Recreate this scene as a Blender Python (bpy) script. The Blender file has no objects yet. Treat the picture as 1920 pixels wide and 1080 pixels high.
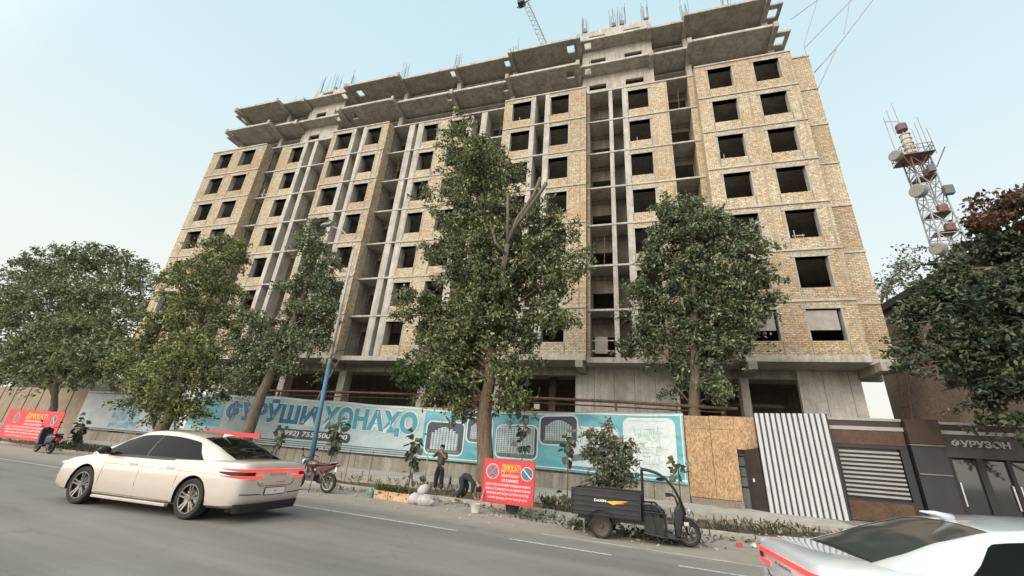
import bpy, bmesh, math, random
import numpy as np
from math import sin, cos, pi, radians
from mathutils import Vector, Matrix

# ---------------------------------------------------------------- camera
scn = bpy.context.scene
C = scn.collection
cd = bpy.data.cameras.new('camera'); cam = bpy.data.objects.new('camera', cd); C.objects.link(cam)
cd.sensor_width = 36; cd.lens = 36*759.0/1920; cd.clip_start = 0.05; cd.clip_end = 3000
R = Matrix(((0.92979512, 0.07652167, 0.36003537), (0.36151332, -0.37375909, -0.85417344), (0.06920371, 0.92436388, -0.37518298)))
cam.matrix_world = Matrix.Translation((0, 0, 1.5)) @ R.to_4x4()
scn.camera = cam
# ---------------------------------------------------------------- sky
w = bpy.data.worlds.new('World'); scn.world = w; w.use_nodes = True
nt = w.node_tree; nt.nodes.clear()
SUN_EL, SUN_AZ = radians(26), radians(198)
sky = nt.nodes.new('ShaderNodeTexSky'); sky.sky_type = 'NISHITA'; sky.sun_disc = False
sky.sun_elevation = SUN_EL; sky.sun_rotation = SUN_AZ; sky.dust_density = 4.0; sky.air_density = 1.3; sky.ozone_density = 1.0
tc = nt.nodes.new('ShaderNodeTexCoord'); sep = nt.nodes.new('ShaderNodeSeparateXYZ')
nt.links.new(tc.outputs['Generated'], sep.inputs[0])
rmp = nt.nodes.new('ShaderNodeValToRGB'); nt.links.new(sep.outputs['Z'], rmp.inputs[0])
cr = rmp.color_ramp
cr.elements[0].position = 0.0; cr.elements[0].color = (10.9, 10.4, 9.2, 1)
cr.elements[1].position = 0.9; cr.elements[1].color = (6.6, 9.2, 10.3, 1)
e = cr.elements.new(0.3); e.color = (10.0, 10.6, 10.2, 1)
e = cr.elements.new(0.55); e.color = (8.2, 10.1, 10.5, 1)
# added warm lobe round the sun, unseen behind the camera, to brighten street and facades
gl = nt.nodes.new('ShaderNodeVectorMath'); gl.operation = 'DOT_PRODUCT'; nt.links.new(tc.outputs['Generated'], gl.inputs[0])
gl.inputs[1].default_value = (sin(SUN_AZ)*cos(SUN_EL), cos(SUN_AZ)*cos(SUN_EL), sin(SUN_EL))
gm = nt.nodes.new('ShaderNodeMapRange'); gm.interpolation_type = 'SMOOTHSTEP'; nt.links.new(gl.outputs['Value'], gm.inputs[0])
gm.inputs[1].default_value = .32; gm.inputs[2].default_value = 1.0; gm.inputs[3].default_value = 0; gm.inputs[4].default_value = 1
veil = nt.nodes.new('ShaderNodeMix'); veil.data_type = 'RGBA'; veil.inputs[0].default_value = 0.85
nt.links.new(sky.outputs[0], veil.inputs[6]); nt.links.new(rmp.outputs[0], veil.inputs[7])
bg = nt.nodes.new('ShaderNodeBackground'); bg.inputs[1].default_value = 0.1
out = nt.nodes.new('ShaderNodeOutputWorld')
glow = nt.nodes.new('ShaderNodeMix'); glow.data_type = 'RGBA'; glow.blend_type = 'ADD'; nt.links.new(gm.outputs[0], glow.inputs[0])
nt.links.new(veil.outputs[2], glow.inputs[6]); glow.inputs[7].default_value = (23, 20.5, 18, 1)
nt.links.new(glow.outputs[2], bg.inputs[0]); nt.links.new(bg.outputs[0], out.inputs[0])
# ---------------------------------------------------------------- sun (low and veiled)
sd = bpy.data.lights.new('sun', 'SUN'); sd.energy = 0.9; sd.angle = radians(22); sd.color = (1.0, 0.93, 0.85)
so = bpy.data.objects.new('sun', sd); C.objects.link(so)
sdir = Vector((sin(SUN_AZ)*cos(SUN_EL), cos(SUN_AZ)*cos(SUN_EL), sin(SUN_EL)))
so.rotation_euler = (-sdir).to_track_quat('-Z', 'Y').to_euler()
scn.view_settings.view_transform = 'Standard'; scn.view_settings.look = 'None'
scn.view_settings.exposure = 0.0; scn.view_settings.gamma = 1.0

# ---------------------------------------------------------------- helpers
rnd = random.Random(7)
OFF = {}
def root(name, label, cat, loc=(0, 0, 0), rz=0, group=None, kind=None, local=False):
    o = bpy.data.objects.new(name, None); C.objects.link(o); o.empty_display_size = 0.3
    o.location = loc; o.rotation_euler = (0, 0, rz)
    o['label'] = label; o['category'] = cat
    if group: o['group'] = group
    if kind: o['kind'] = kind
    # vertices are given in the unrotated frame whose origin is the world origin unless local
    OFF[o.name] = Vector((0, 0, 0)) if local else Matrix.Rotation(-rz, 3, 'Z') @ Vector(loc)
    return o
def link(name, me, m, parent=None, off=None):
    if m: me.materials.append(m)
    o = bpy.data.objects.new(name, me); C.objects.link(o)
    if parent is not None:
        o.parent = parent
        if off is None: off = OFF.get(parent.name)
        if off is not None:
            me.transform(Matrix.Translation(-off)); OFF[o.name] = off
    return o
def tag(o, label, cat, group=None):
    o['label'] = label; o['category'] = cat
    if group: o['group'] = group
    return o
def rebase(o, p):
    "move a single mesh thing's origin to its base point"
    p = Vector(p); o.data.transform(Matrix.Translation(-p)); o.location = p; return o
def struct(o): o['kind'] = 'structure'; return o

class MB:
    def __init__(s): s.v = []; s.f = []
    def add(s, vs, fs):
        n = len(s.v); s.v += [tuple(q) for q in vs]; s.f += [tuple(i+n for i in q) for q in fs]; return s
    def box(s, x0, x1, y0, y1, z0, z1):
        if x0 > x1: x0, x1 = x1, x0
        if y0 > y1: y0, y1 = y1, y0
        if z0 > z1: z0, z1 = z1, z0
        return s.add([(x0,y0,z0),(x1,y0,z0),(x1,y1,z0),(x0,y1,z0),(x0,y0,z1),(x1,y0,z1),(x1,y1,z1),(x0,y1,z1)],
              [(0,3,2,1),(4,5,6,7),(0,1,5,4),(1,2,6,5),(2,3,7,6),(3,0,4,7)])
    def bar(s, a, b, w, h=None, up=(0,0,1)):
        "a rectangular bar from a to b"
        h = h or w; a = Vector(a); b = Vector(b); d = (b-a).normalized(); u = Vector(up)
        if abs(d.dot(u)) > .98: u = Vector((0,1,0))
        x = d.cross(u).normalized(); y = x.cross(d)
        vs = []
        for p in (a, b):
            for sx, sy in ((-1,-1),(1,-1),(1,1),(-1,1)): vs.append(p + x*sx*w/2 + y*sy*h/2)
        return s.add(vs, [(0,3,2,1),(4,5,6,7),(0,1,5,4),(1,2,6,5),(2,3,7,6),(3,0,4,7)])
    def tube(s, pts, r, n=8, cap=True):
        pts = [Vector(p) for p in pts]; m = len(pts)
        rs = r if isinstance(r, (list, tuple)) else [r]*m
        vs = []; x = None
        for i, p in enumerate(pts):
            d = (pts[min(i+1, m-1)] - pts[max(i-1, 0)]).normalized()
            if x is None:
                u = Vector((0,0,1)) if abs(d.z) < .95 else Vector((0,1,0))
                x = d.cross(u).normalized()
            else:
                x = (x - d*x.dot(d)).normalized()
            y = d.cross(x)
            for k in range(n):
                a = 2*pi*k/n; vs.append(p + (x*cos(a)+y*sin(a))*rs[i])
        fs = []
        for i in range(m-1):
            for k in range(n):
                fs.append((i*n+k, i*n+(k+1) % n, (i+1)*n+(k+1) % n, (i+1)*n+k))
        if cap: fs.append(tuple(range(n-1, -1, -1))); fs.append(tuple((m-1)*n+k for k in range(n)))
        return s.add(vs, fs)
    def lathe(s, prof, c=(0,0,0), axis='Z', n=20):
        "prof: (radius, height) pairs round an axis"
        vs = []
        for r, h in prof:
            for k in range(n):
                a = 2*pi*k/n; x, y = r*cos(a), r*sin(a)
                q = {'Z': (x, y, h), 'Y': (x, h, y), 'X': (h, x, y)}[axis]
                vs.append((q[0]+c[0], q[1]+c[1], q[2]+c[2]))
        m = len(prof); fs = []
        for i in range(m-1):
            for k in range(n): fs.append((i*n+k, i*n+(k+1) % n, (i+1)*n+(k+1) % n, (i+1)*n+k))
        closed = tuple(prof[0]) == tuple(prof[-1])
        if prof[0][0] > 1e-6 and not closed: fs.append(tuple(range(n-1, -1, -1)))
        if prof[-1][0] > 1e-6 and not closed: fs.append(tuple((m-1)*n+k for k in range(n)))
        return s.add(vs, fs)
    def prism(s, poly, a0, a1, axis='Y'):
        "poly in the plane across the axis, from a0 to a1 (Y: x,z; X: y,z; Z: x,y)"
        n = len(poly); mk = {'Y': lambda p, a: (p[0], a, p[1]), 'X': lambda p, a: (a, p[0], p[1]), 'Z': lambda p, a: (p[0], p[1], a)}[axis]
        vs = [mk(p, a0) for p in poly] + [mk(p, a1) for p in poly]
        return s.add(vs, [tuple(range(n)), tuple(range(2*n-1, n-1, -1))] + [(i, i+n, (i+1) % n+n, (i+1) % n) for i in range(n)])
    def ico(s, c, r, sub=2, squash=(1,1,1), jit=0, seed=0):
        bm = bmesh.new(); bmesh.ops.create_icosphere(bm, subdivisions=sub, radius=1)
        rr = random.Random(seed); vs = []
        for v in bm.verts:
            k = 1 + rr.uniform(-jit, jit)
            vs.append((c[0]+v.co.x*r*squash[0]*k, c[1]+v.co.y*r*squash[1]*k, c[2]+v.co.z*r*squash[2]*k))
        bm.verts.ensure_lookup_table(); s.add(vs, [tuple(v.index for v in f.verts) for f in bm.faces]); bm.free(); return s
    def mesh(s, name, smooth=False):
        me = bpy.data.meshes.new(name); me.from_pydata(s.v, [], s.f); me.validate()
        bm = bmesh.new(); bm.from_mesh(me); bmesh.ops.delete(bm, geom=[v for v in bm.verts if not v.link_faces], context='VERTS'); bmesh.ops.recalc_face_normals(bm, faces=bm.faces); bm.to_mesh(me); bm.free()
        if smooth: me.polygons.foreach_set('use_smooth', [True]*len(me.polygons))
        return me
    def build(s, name, m, parent=None, smooth=False, bevel=0, auto=False, seg=2):
        o = link(name, s.mesh(name, smooth or auto), m, parent)
        if auto:
            try: o.data.set_sharp_from_angle(angle=radians(35))
            except Exception: pass
        if bevel:
            b = o.modifiers.new('bevel', 'BEVEL'); b.width = bevel; b.segments = seg; b.limit_method = 'ANGLE'; b.angle_limit = radians(40)
        return o

# ---------------------------------------------------------------- materials
def nodes(name):
    m = bpy.data.materials.new(name); m.use_nodes = True; t = m.node_tree; t.nodes.clear()
    o = t.nodes.new('ShaderNodeOutputMaterial'); b = t.nodes.new('ShaderNodeBsdfPrincipled')
    t.links.new(b.outputs[0], o.inputs[0]); return m, t, b
def noise(t, vec, scale, det=4, rough=.6, dist=0):
    n = t.nodes.new('ShaderNodeTexNoise'); n.inputs['Scale'].default_value = scale; n.inputs['Detail'].default_value = det
    n.inputs['Roughness'].default_value = rough; n.inputs['Distortion'].default_value = dist
    t.links.new(vec, n.inputs['Vector']); return n
def ramp(t, fac, stops):
    r = t.nodes.new('ShaderNodeValToRGB'); t.links.new(fac, r.inputs[0]); c = r.color_ramp
    while len(c.elements) < len(stops): c.elements.new(0.5)
    for e, (p, col) in zip(c.elements, stops): e.position = p; e.color = (*col, 1)
    return r
def mix(t, fac, a, b, mode='MIX'):
    n = t.nodes.new('ShaderNodeMix'); n.data_type = 'RGBA'; n.blend_type = mode
    if isinstance(fac, (int, float)): n.inputs[0].default_value = fac
    else: t.links.new(fac, n.inputs[0])
    for q, i in ((a, 6), (b, 7)):
        if isinstance(q, tuple): n.inputs[i].default_value = (*q, 1)
        else: t.links.new(q, n.inputs[i])
    return n.outputs[2]
def bump(t, b, h, strength=.3, dist=.01):
    n = t.nodes.new('ShaderNodeBump'); n.inputs['Strength'].default_value = strength; n.inputs['Distance'].default_value = dist
    t.links.new(h, n.inputs['Height']); t.links.new(n.outputs[0], b.inputs['Normal'])
def coords(t, kind='Object'):
    return t.nodes.new('ShaderNodeTexCoord').outputs[kind]
def sc(c, k): return tuple(min(1, x*k) for x in c)
MC = {}
def mat(name, col, rough=.7, metal=0, var=.18, scale=3.0, bmp=0, fine=0, coat=0, spec=.5, emit=0):
    if name in MC: return MC[name]
    m, t, b = nodes(name); v = coords(t)
    n = noise(t, v, scale, 5, .65)
    r = ramp(t, n.outputs['Fac'], [(.3, sc(col, 1-var)), (.7, sc(col, 1+var))])
    c = r.outputs[0]
    if fine:
        n2 = noise(t, v, fine, 3, .7); r2 = ramp(t, n2.outputs['Fac'], [(.35, (.72, .72, .72)), (.65, (1.2, 1.2, 1.2))])
        c = mix(t, 1.0, c, r2.outputs[0], 'MULTIPLY')
    t.links.new(c, b.inputs['Base Color'])
    b.inputs['Roughness'].default_value = rough; b.inputs['Metallic'].default_value = metal
    b.inputs['Specular IOR Level'].default_value = spec
    if coat: b.inputs['Coat Weight'].default_value = coat; b.inputs['Coat Roughness'].default_value = .04
    if emit: b.inputs['Emission Color'].default_value = (*col, 1); b.inputs['Emission Strength'].default_value = emit
    if bmp: bump(t, b, n.outputs['Fac'] if not fine else n2.outputs['Fac'], bmp, .02)
    MC[name] = m; return m
def brick_mat():
    m, t, b = nodes('pale_brick'); v = coords(t)
    s = t.nodes.new('ShaderNodeSeparateXYZ'); t.links.new(v, s.inputs[0])
    a = t.nodes.new('ShaderNodeMath'); a.operation = 'ADD'; t.links.new(s.outputs[0], a.inputs[0]); t.links.new(s.outputs[1], a.inputs[1])
    c = t.nodes.new('ShaderNodeCombineXYZ'); t.links.new(a.outputs[0], c.inputs[0]); t.links.new(s.outputs[2], c.inputs[1])
    br = t.nodes.new('ShaderNodeTexBrick'); t.links.new(c.outputs[0], br.inputs['Vector'])
    br.inputs['Color1'].default_value = (.42, .335, .225, 1); br.inputs['Color2'].default_value = (.61, .54, .41, 1)
    br.inputs['Mortar'].default_value = (.27, .235, .195, 1); br.inputs['Scale'].default_value = 1
    br.inputs['Brick Width'].default_value = .27; br.inputs['Row Height'].default_value = .1; br.inputs['Mortar Size'].default_value = .02
    br.inputs['Bias'].default_value = .1
    n = noise(t, v, .55, 4, .6, .4); r = ramp(t, n.outputs['Fac'], [(.33, (1.0, .86, .74)), (.5, (1, 1, 1)), (.68, (1.1, 1.09, 1.0))])
    n2 = noise(t, v, 6, 5, .85); r2 = ramp(t, n2.outputs['Fac'], [(.36, (.58, .56, .54)), (.5, (1, .99, .97)), (.64, (1.32, 1.3, 1.27))])
    oi = t.nodes.new('ShaderNodeObjectInfo'); ro = ramp(t, oi.outputs['Random'], [(0, (.88, .85, .80)), (.35, (1.02, .95, .86)), (.6, (1, 1, .98)), (1, (1.1, 1.08, 1.05))]); ro.color_ramp.interpolation = 'LINEAR'
    k = mix(t, 1.0, br.outputs['Color'], r.outputs[0], 'MULTIPLY'); k = mix(t, 1.0, k, r2.outputs[0], 'MULTIPLY'); k = mix(t, 1.0, k, ro.outputs[0], 'MULTIPLY')
    # lime runs down the face
    mp = t.nodes.new('ShaderNodeMapping'); mp.inputs['Scale'].default_value = (3.2, 3.2, .35); t.links.new(v, mp.inputs[0])
    n3 = noise(t, mp.outputs[0], 1, 4, .7); r3 = ramp(t, n3.outputs['Fac'], [(.6, (0, 0, 0)), (.78, (.55, .55, .55))])
    k = mix(t, r3.outputs[0], k, (.46, .42, .36))
    t.links.new(k, b.inputs['Base Color']); b.inputs['Roughness'].default_value = .92; b.inputs['Specular IOR Level'].default_value = .2
    bump(t, b, br.outputs['Fac'], -.5, .02); return m
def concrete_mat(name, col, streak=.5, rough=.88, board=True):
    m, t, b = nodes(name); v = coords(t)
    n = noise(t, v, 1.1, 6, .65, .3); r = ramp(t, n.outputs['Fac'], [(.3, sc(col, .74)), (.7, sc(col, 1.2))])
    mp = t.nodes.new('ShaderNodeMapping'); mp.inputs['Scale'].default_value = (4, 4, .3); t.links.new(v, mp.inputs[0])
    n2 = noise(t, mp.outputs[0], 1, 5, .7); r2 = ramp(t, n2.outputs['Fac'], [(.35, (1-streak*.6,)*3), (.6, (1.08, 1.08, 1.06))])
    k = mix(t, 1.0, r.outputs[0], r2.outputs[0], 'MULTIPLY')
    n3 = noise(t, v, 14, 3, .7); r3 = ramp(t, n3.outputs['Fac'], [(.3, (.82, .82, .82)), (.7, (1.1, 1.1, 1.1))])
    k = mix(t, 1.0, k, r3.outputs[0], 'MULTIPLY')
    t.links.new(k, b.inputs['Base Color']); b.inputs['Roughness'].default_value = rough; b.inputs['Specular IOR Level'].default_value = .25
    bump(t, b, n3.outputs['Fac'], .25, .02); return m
def leaf_mat(name, dark, mid, light, pale=None, trans=.3):
    m, t, b = nodes(name)
    g = t.nodes.new('ShaderNodeNewGeometry'); v = coords(t)
    st = [(0, dark), (.45, mid), (.86, light)] + ([(.97, pale)] if pale else [])
    r = ramp(t, g.outputs['Random Per Island'], st)
    n = noise(t, v, 1.3, 4); r2 = ramp(t, n.outputs['Fac'], [(.35, (.6, .68, .68)), (.65, (1.38, 1.28, 1.1))])
    k = mix(t, 1.0, r.outputs[0], r2.outputs[0], 'MULTIPLY')
    t.links.new(k, b.inputs['Base Color']); b.inputs['Roughness'].default_value = .42; b.inputs['Specular IOR Level'].default_value = .6
    tr = t.nodes.new('ShaderNodeBsdfTranslucent'); t.links.new(k, tr.inputs[0])
    mx = t.nodes.new('ShaderNodeMixShader'); mx.inputs[0].default_value = trans
    o = [q for q in t.nodes if q.type == 'OUTPUT_MATERIAL'][0]
    t.links.new(b.outputs[0], mx.inputs[1]); t.links.new(tr.outputs[0], mx.inputs[2]); t.links.new(mx.outputs[0], o.inputs[0]); return m
def bark_mat(name, col):
    m, t, b = nodes(name); v = coords(t)
    mp = t.nodes.new('ShaderNodeMapping'); mp.inputs['Scale'].default_value = (14, 14, 2.2); t.links.new(v, mp.inputs[0])
    n = noise(t, mp.outputs[0], 1, 6, .75, .5); r = ramp(t, n.outputs['Fac'], [(.32, sc(col, .4)), (.5, col), (.72, sc(col, 1.5))])
    t.links.new(r.outputs[0], b.inputs['Base Color']); b.inputs['Roughness'].default_value = .95; bump(t, b, n.outputs['Fac'], .8, .04); return m

BRICK = brick_mat()
CONC = concrete_mat('raw_concrete', (.40, .37, .32))
CONC_L = concrete_mat('pale_concrete_edge', (.48, .45, .405), .35)
CONC_D = concrete_mat('rough_block_infill', (.30, .27, .235))
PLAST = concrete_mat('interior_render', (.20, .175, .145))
STEEL = mat('rusty_steel', (.16, .10, .07), .8, .3, .4, 6)
GALV = mat('galvanised_tube', (.34, .36, .38), .45, .8, .15, 5)
BLACKM = mat('black_painted_metal', (.018, .018, .02), .38, .2, .25, 8)
RUBBER = mat('tyre_rubber', (.022, .021, .02), .85, 0, .3, 12)
CHROME = mat('bright_metal', (.6, .6, .6), .25, 1, .1, 8)
# ================================================================ setting: ground, road, pavement
def asphalt():
    m, t, b = nodes('dusty_asphalt'); v = coords(t)
    s = t.nodes.new('ShaderNodeSeparateXYZ'); t.links.new(v, s.inputs[0])
    n = noise(t, v, .35, 5, .6); n2 = noise(t, v, 90, 3, .8); n3 = noise(t, v, 2.2, 5, .7)
    base = ramp(t, n.outputs['Fac'], [(.3, (.185, .172, .155)), (.7, (.235, .220, .198))])
    sp = ramp(t, n2.outputs['Fac'], [(.3, (.72, .72, .72)), (.7, (1.22, 1.22, 1.22))])
    k = mix(t, 1.0, base.outputs[0], sp.outputs[0], 'MULTIPLY')
    mt = t.nodes.new('ShaderNodeMapping'); mt.inputs['Scale'].default_value = (.06, 1.1, 1); t.links.new(v, mt.inputs[0])
    nt_ = noise(t, mt.outputs[0], 1, 4, .6); rt = ramp(t, nt_.outputs['Fac'], [(.36, (.84, .84, .84)), (.62, (1.12, 1.12, 1.11))]); k = mix(t, 1.0, k, rt.outputs[0], 'MULTIPLY')
    ns = noise(t, v, .9, 6, .75, 1.0); rs = ramp(t, ns.outputs['Fac'], [(.28, (.72, .71, .7)), (.4, (1, 1, 1))]); k = mix(t, 1.0, k, rs.outputs[0], 'MULTIPLY')
    # dust that traffic has swept to the side of the road
    a = t.nodes.new('ShaderNodeMath'); a.operation = 'MULTIPLY_ADD'; t.links.new(n3.outputs['Fac'], a.inputs[0]); a.inputs[1].default_value = 1.4
    t.links.new(s.outputs[1], a.inputs[2])
    mr = t.nodes.new('ShaderNodeMapRange'); t.links.new(a.outputs[0], mr.inputs[0]); mr.inputs[1].default_value = 9.4; mr.inputs[2].default_value = 10.6
    mr.inputs[3].default_value = 0; mr.inputs[4].default_value = .85
    k = mix(t, mr.outputs[0], k, mix(t, n3.outputs['Fac'], (.25, .215, .18), (.40, .36, .305)))
    # cracks / patches
    vo = t.nodes.new('ShaderNodeTexVoronoi'); vo.feature = 'DISTANCE_TO_EDGE'; vo.inputs['Scale'].default_value = .35
    nn = noise(t, v, 1.5, 4); ad = t.nodes.new('ShaderNodeVectorMath'); t.links.new(v, ad.inputs[0]); t.links.new(nn.outputs['Color'], ad.inputs[1]); t.links.new(ad.outputs[0], vo.inputs['Vector'])
    rc = ramp(t, vo.outputs[0], [(.0, (.84, .83, .82)), (.006, (1, 1, 1))])
    k = mix(t, 1.0, k, rc.outputs[0], 'MULTIPLY')
    t.links.new(k, b.inputs['Base Color']); b.inputs['Roughness'].default_value = .82; bump(t, b, n2.outputs['Fac'], .35, .01); return m
def soil():
    m, t, b = nodes('planting_soil'); v = coords(t); n = noise(t, v, 1.3, 6, .7); n2 = noise(t, v, 22, 4, .7)
    r = ramp(t, n.outputs['Fac'], [(.35, (.065, .05, .036)), (.55, (.14, .115, .085)), (.7, (.24, .205, .16))])
    r2 = ramp(t, n2.outputs['Fac'], [(.3, (.6, .6, .6)), (.7, (1.35, 1.3, 1.2))])
    t.links.new(mix(t, 1.0, r.outputs[0], r2.outputs[0], 'MULTIPLY'), b.inputs['Base Color']); b.inputs['Roughness'].default_value = .97
    bump(t, b, n2.outputs['Fac'], .9, .06); return m
ASPH = asphalt(); SOIL = soil()
DIRT = mat('site_dirt', (.24, .205, .16), .95, 0, .3, .6, .5, 14)
PAVE = concrete_mat('pavement_concrete', (.47, .44, .39), .2)
KERB = concrete_mat('kerb_concrete', (.36, .33, .285), .2)
def worn_paint():
    m, t, b = nodes('worn_road_paint'); v = coords(t); n = noise(t, v, 9, 6, .8); r = ramp(t, n.outputs['Fac'], [(.40, (.24, .225, .2)), (.52, (.55, .53, .49))])
    t.links.new(r.outputs[0], b.inputs['Base Color']); b.inputs['Roughness'].default_value = .8; return m
PAINT = worn_paint()

def sheet(name, xs, ys, z, m):
    mb = MB(); vs = []; 
    for y in ys:
        for x in xs: vs.append((x, y, z(x, y)))
    nx = len(xs); fs = [(j*nx+i, j*nx+i+1, (j+1)*nx+i+1, (j+1)*nx+i) for j in range(len(ys)-1) for i in range(nx-1)]
    mb.add(vs, fs); return struct(mb.build(name, m, smooth=True))
g = MB(); g.add([(-1500,-900,-.25),(1500,-900,-.25),(1500,1500,-.25),(-1500,1500,-.25)], [(0,1,2,3)]); struct(g.build('ground', DIRT))
def gz(y):
    if y < 8: return 0
    if y < 10.5: return -.08*(y-8)/2.5
    return -.08
xs = [-160+4*i for i in range(30)] + [-40+1.5*i for i in range(54)] + [42+8*i for i in range(12)]
sheet('road', xs, [-30, -10, 0, 4, 8, 8.6, 9.2, 9.8, 10.5, 11.2, 12.0, 12.86], lambda x, y: gz(y), ASPH)
sheet('planting_strip', [-160+1.2*i for i in range(230)], [13.0+.25*i for i in range(10)]+[15.45],
      lambda x, y: -.08+.05*sin(x*1.7+y*3)*sin(y*2.1)+.05*sin(x*.6)+(.1 if x > .5 else 0)*min(1, (y-13)), SOIL)
k = MB()
x = -150
while x < 100:
    j = rnd.uniform(-.015, .015); k.box(x+.01, x+1.0, 12.84+j, 13.02+j, -.3, .02+rnd.uniform(-.012, .012)); x += 1.01
struct(k.build('kerb', KERB, bevel=.02))
k = MB(); x = -150
while x < 5:
    k.box(x+.01, x+2.0, 15.44, 15.58, -.3, .175+rnd.uniform(-.008, .008)); x += 2.01
struct(k.build('pavement_edge', KERB, bevel=.015))
pv = MB(); pv.box(-160, 4.6, 15.585, 19.3, -.2, .16); struct(pv.build('pavement', PAVE))
yard = MB(); yard.box(-160, 120, 19.3, 75, -.2, .15); struct(yard.build('building_yard', DIRT))
# sloping rubble ground right of the fence gap, in front of the kiosk
sheet('rubble_slope', [.6+.35*i for i in range(90)], [13.05+.3*i for i in range(21)],
      lambda x, y: min(.17, -.1+.045*(y-13)+.16*max(0, 1-abs(x-3)/4)*max(0, 1-abs(y-14.8)/1.6)+.035*sin(x*5.1+y*2.3)*sin(y*4.3+x)+(.03 if x>4.5 else 0)), DIRT)
# road lines (long worn dashes)
def dash(x0, x1, y, w=.085):
    mb = MB(); n = max(2, int((x1-x0)/.5)); vs = []
    for i in range(n+1):
        x = x0+(x1-x0)*i/n; vs += [(x, y-w/2, gz(y)+.005), (x, y+w/2, gz(y)+.005)]
    mb.add(vs, [(2*i, 2*i+2, 2*i+3, 2*i+1) for i in range(n)]); struct(mb.build('road_line', PAINT))
for x0, x1 in ((-60, -37), (-34, -4.25), (-3.15, -1.25), (-.2, 2.1), (3.3, 9), (11, 20)): dash(x0, x1, 8.22)
mb = MB()
mb.box(-2.9, 8.0, 9.42, 9.5, gz(9.46)-.02, gz(9.46)+.006); struct(mb.build('road_line', mat('faded_road_paint', (.36, .34, .3), .8, 0, .3, 3, 0, 25)))

# ================================================================ the unfinished apartment block
ROT = math.atan2(.09306558, .99565998)
def bw(x, y, z=0):   # building frame to world
    return (x*cos(ROT)-y*sin(ROT), x*sin(ROT)+y*cos(ROT), z)
BLD = root('apartment_building', 'unfinished nine storey block of pale brick and bare concrete behind the street trees', 'building', bw(-14.7, 25, .15), ROT)
ZF = [7.2+3.13*i for i in range(8)]
YR, YP = 25.0, 24.3
def wall_holes(mb, x0, x1, z0, z1, y0, y1, holes):
    xs = sorted({x0, x1} | {h[0] for h in holes} | {h[1] for h in holes})
    for a, b in zip(xs, xs[1:]):
        m_ = (a+b)/2; hz = sorted((h[2], h[3]) for h in holes if h[0] <= m_ <= h[1]); z = z0
        for u, v in hz:
            if u > z: mb.box(a, b, y0, y1, z, u)
            z = v
        if z < z1: mb.box(a, b, y0, y1, z, z1)
# outline of the front, as (x0, x1, front y)
OUT = [(-42.4,-35.1,YP),(-35.1,-27.0,YR),(-27.0,-20.75,YP),(-20.75,-9.5,YR),(-9.5,-2.7,YP),(-2.7,5.3,YR),(5.3,11.55,YP),(11.55,12.92,YR)]
# walls: (x0, x1, plane, windows [(a,b)])
WALLS = [(-42.4,-35.1,YP,[(-40.7,-39.5),(-37.65,-36.4)]), (-33.8,-31.0,YR,[(-32.0,-31.0)]), (-27.0,-24.68,YP,[(-26.05,-24.72)]),
         (-23.05,-20.75,YP,[(-22.95,-21.5)]), (-17.5,-13.1,YR,[(-17.45,-16.05),(-14.55,-13.2)]), (-9.5,-7.18,YP,[(-8.65,-7.22)]),
         (-5.58,-2.7,YP,[(-5.54,-4.1)]), (-2.7,-2.5,YR,[]), (.46,3.38,YR,[(.5,1.95)]), (4.9,5.3,YR,[]), (5.3,11.55,YP,[(6.16,7.62),(9.15,10.6)]), (11.55,12.9,YR,[])]
FINS = [(-31.0,-30.55,YR),(-29.72,-29.3,YR),(-24.66,-24.26,YP),(-23.48,-23.1,YP),(-19.0,-18.42,YR),(-18.06,-17.54,YR),(-13.06,-12.6,YR),(-11.85,-11.3,YR),
        (-7.16,-6.8,YP),(-6.0,-5.6,YP),(-1.0,-.7,YR),(.04,.44,YR)]
OPEN = [(-35.1,-33.8,1),(-30.55,-29.72,0),(-29.3,-27.0,2),(-24.26,-23.48,0),(-20.75,-19.0,2),(-18.42,-18.06,0),(-12.6,-11.85,0),(-11.3,-9.5,2),(-6.8,-6.0,0),(-2.5,-1.0,1),(-.7,.04,0),(3.38,4.9,2)]
for i, z in enumerate(ZF):
    mb = MB(); lo = z-(.1 if i else .3)
    for a, b, y in OUT: mb.box(a, b, y-.07, 31, lo, z+.04)
    mb.build('floor_slab', CONC_L, BLD, bevel=.015, seg=1)
WFR = concrete_mat('mortar_smeared_concrete', (.43, .405, .36), .4); GAP = mat('open_mortar_joint', (.13,.105,.08), .95); TIE = concrete_mat('brick_dusted_concrete', (.40, .345, .27), .4)
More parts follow.
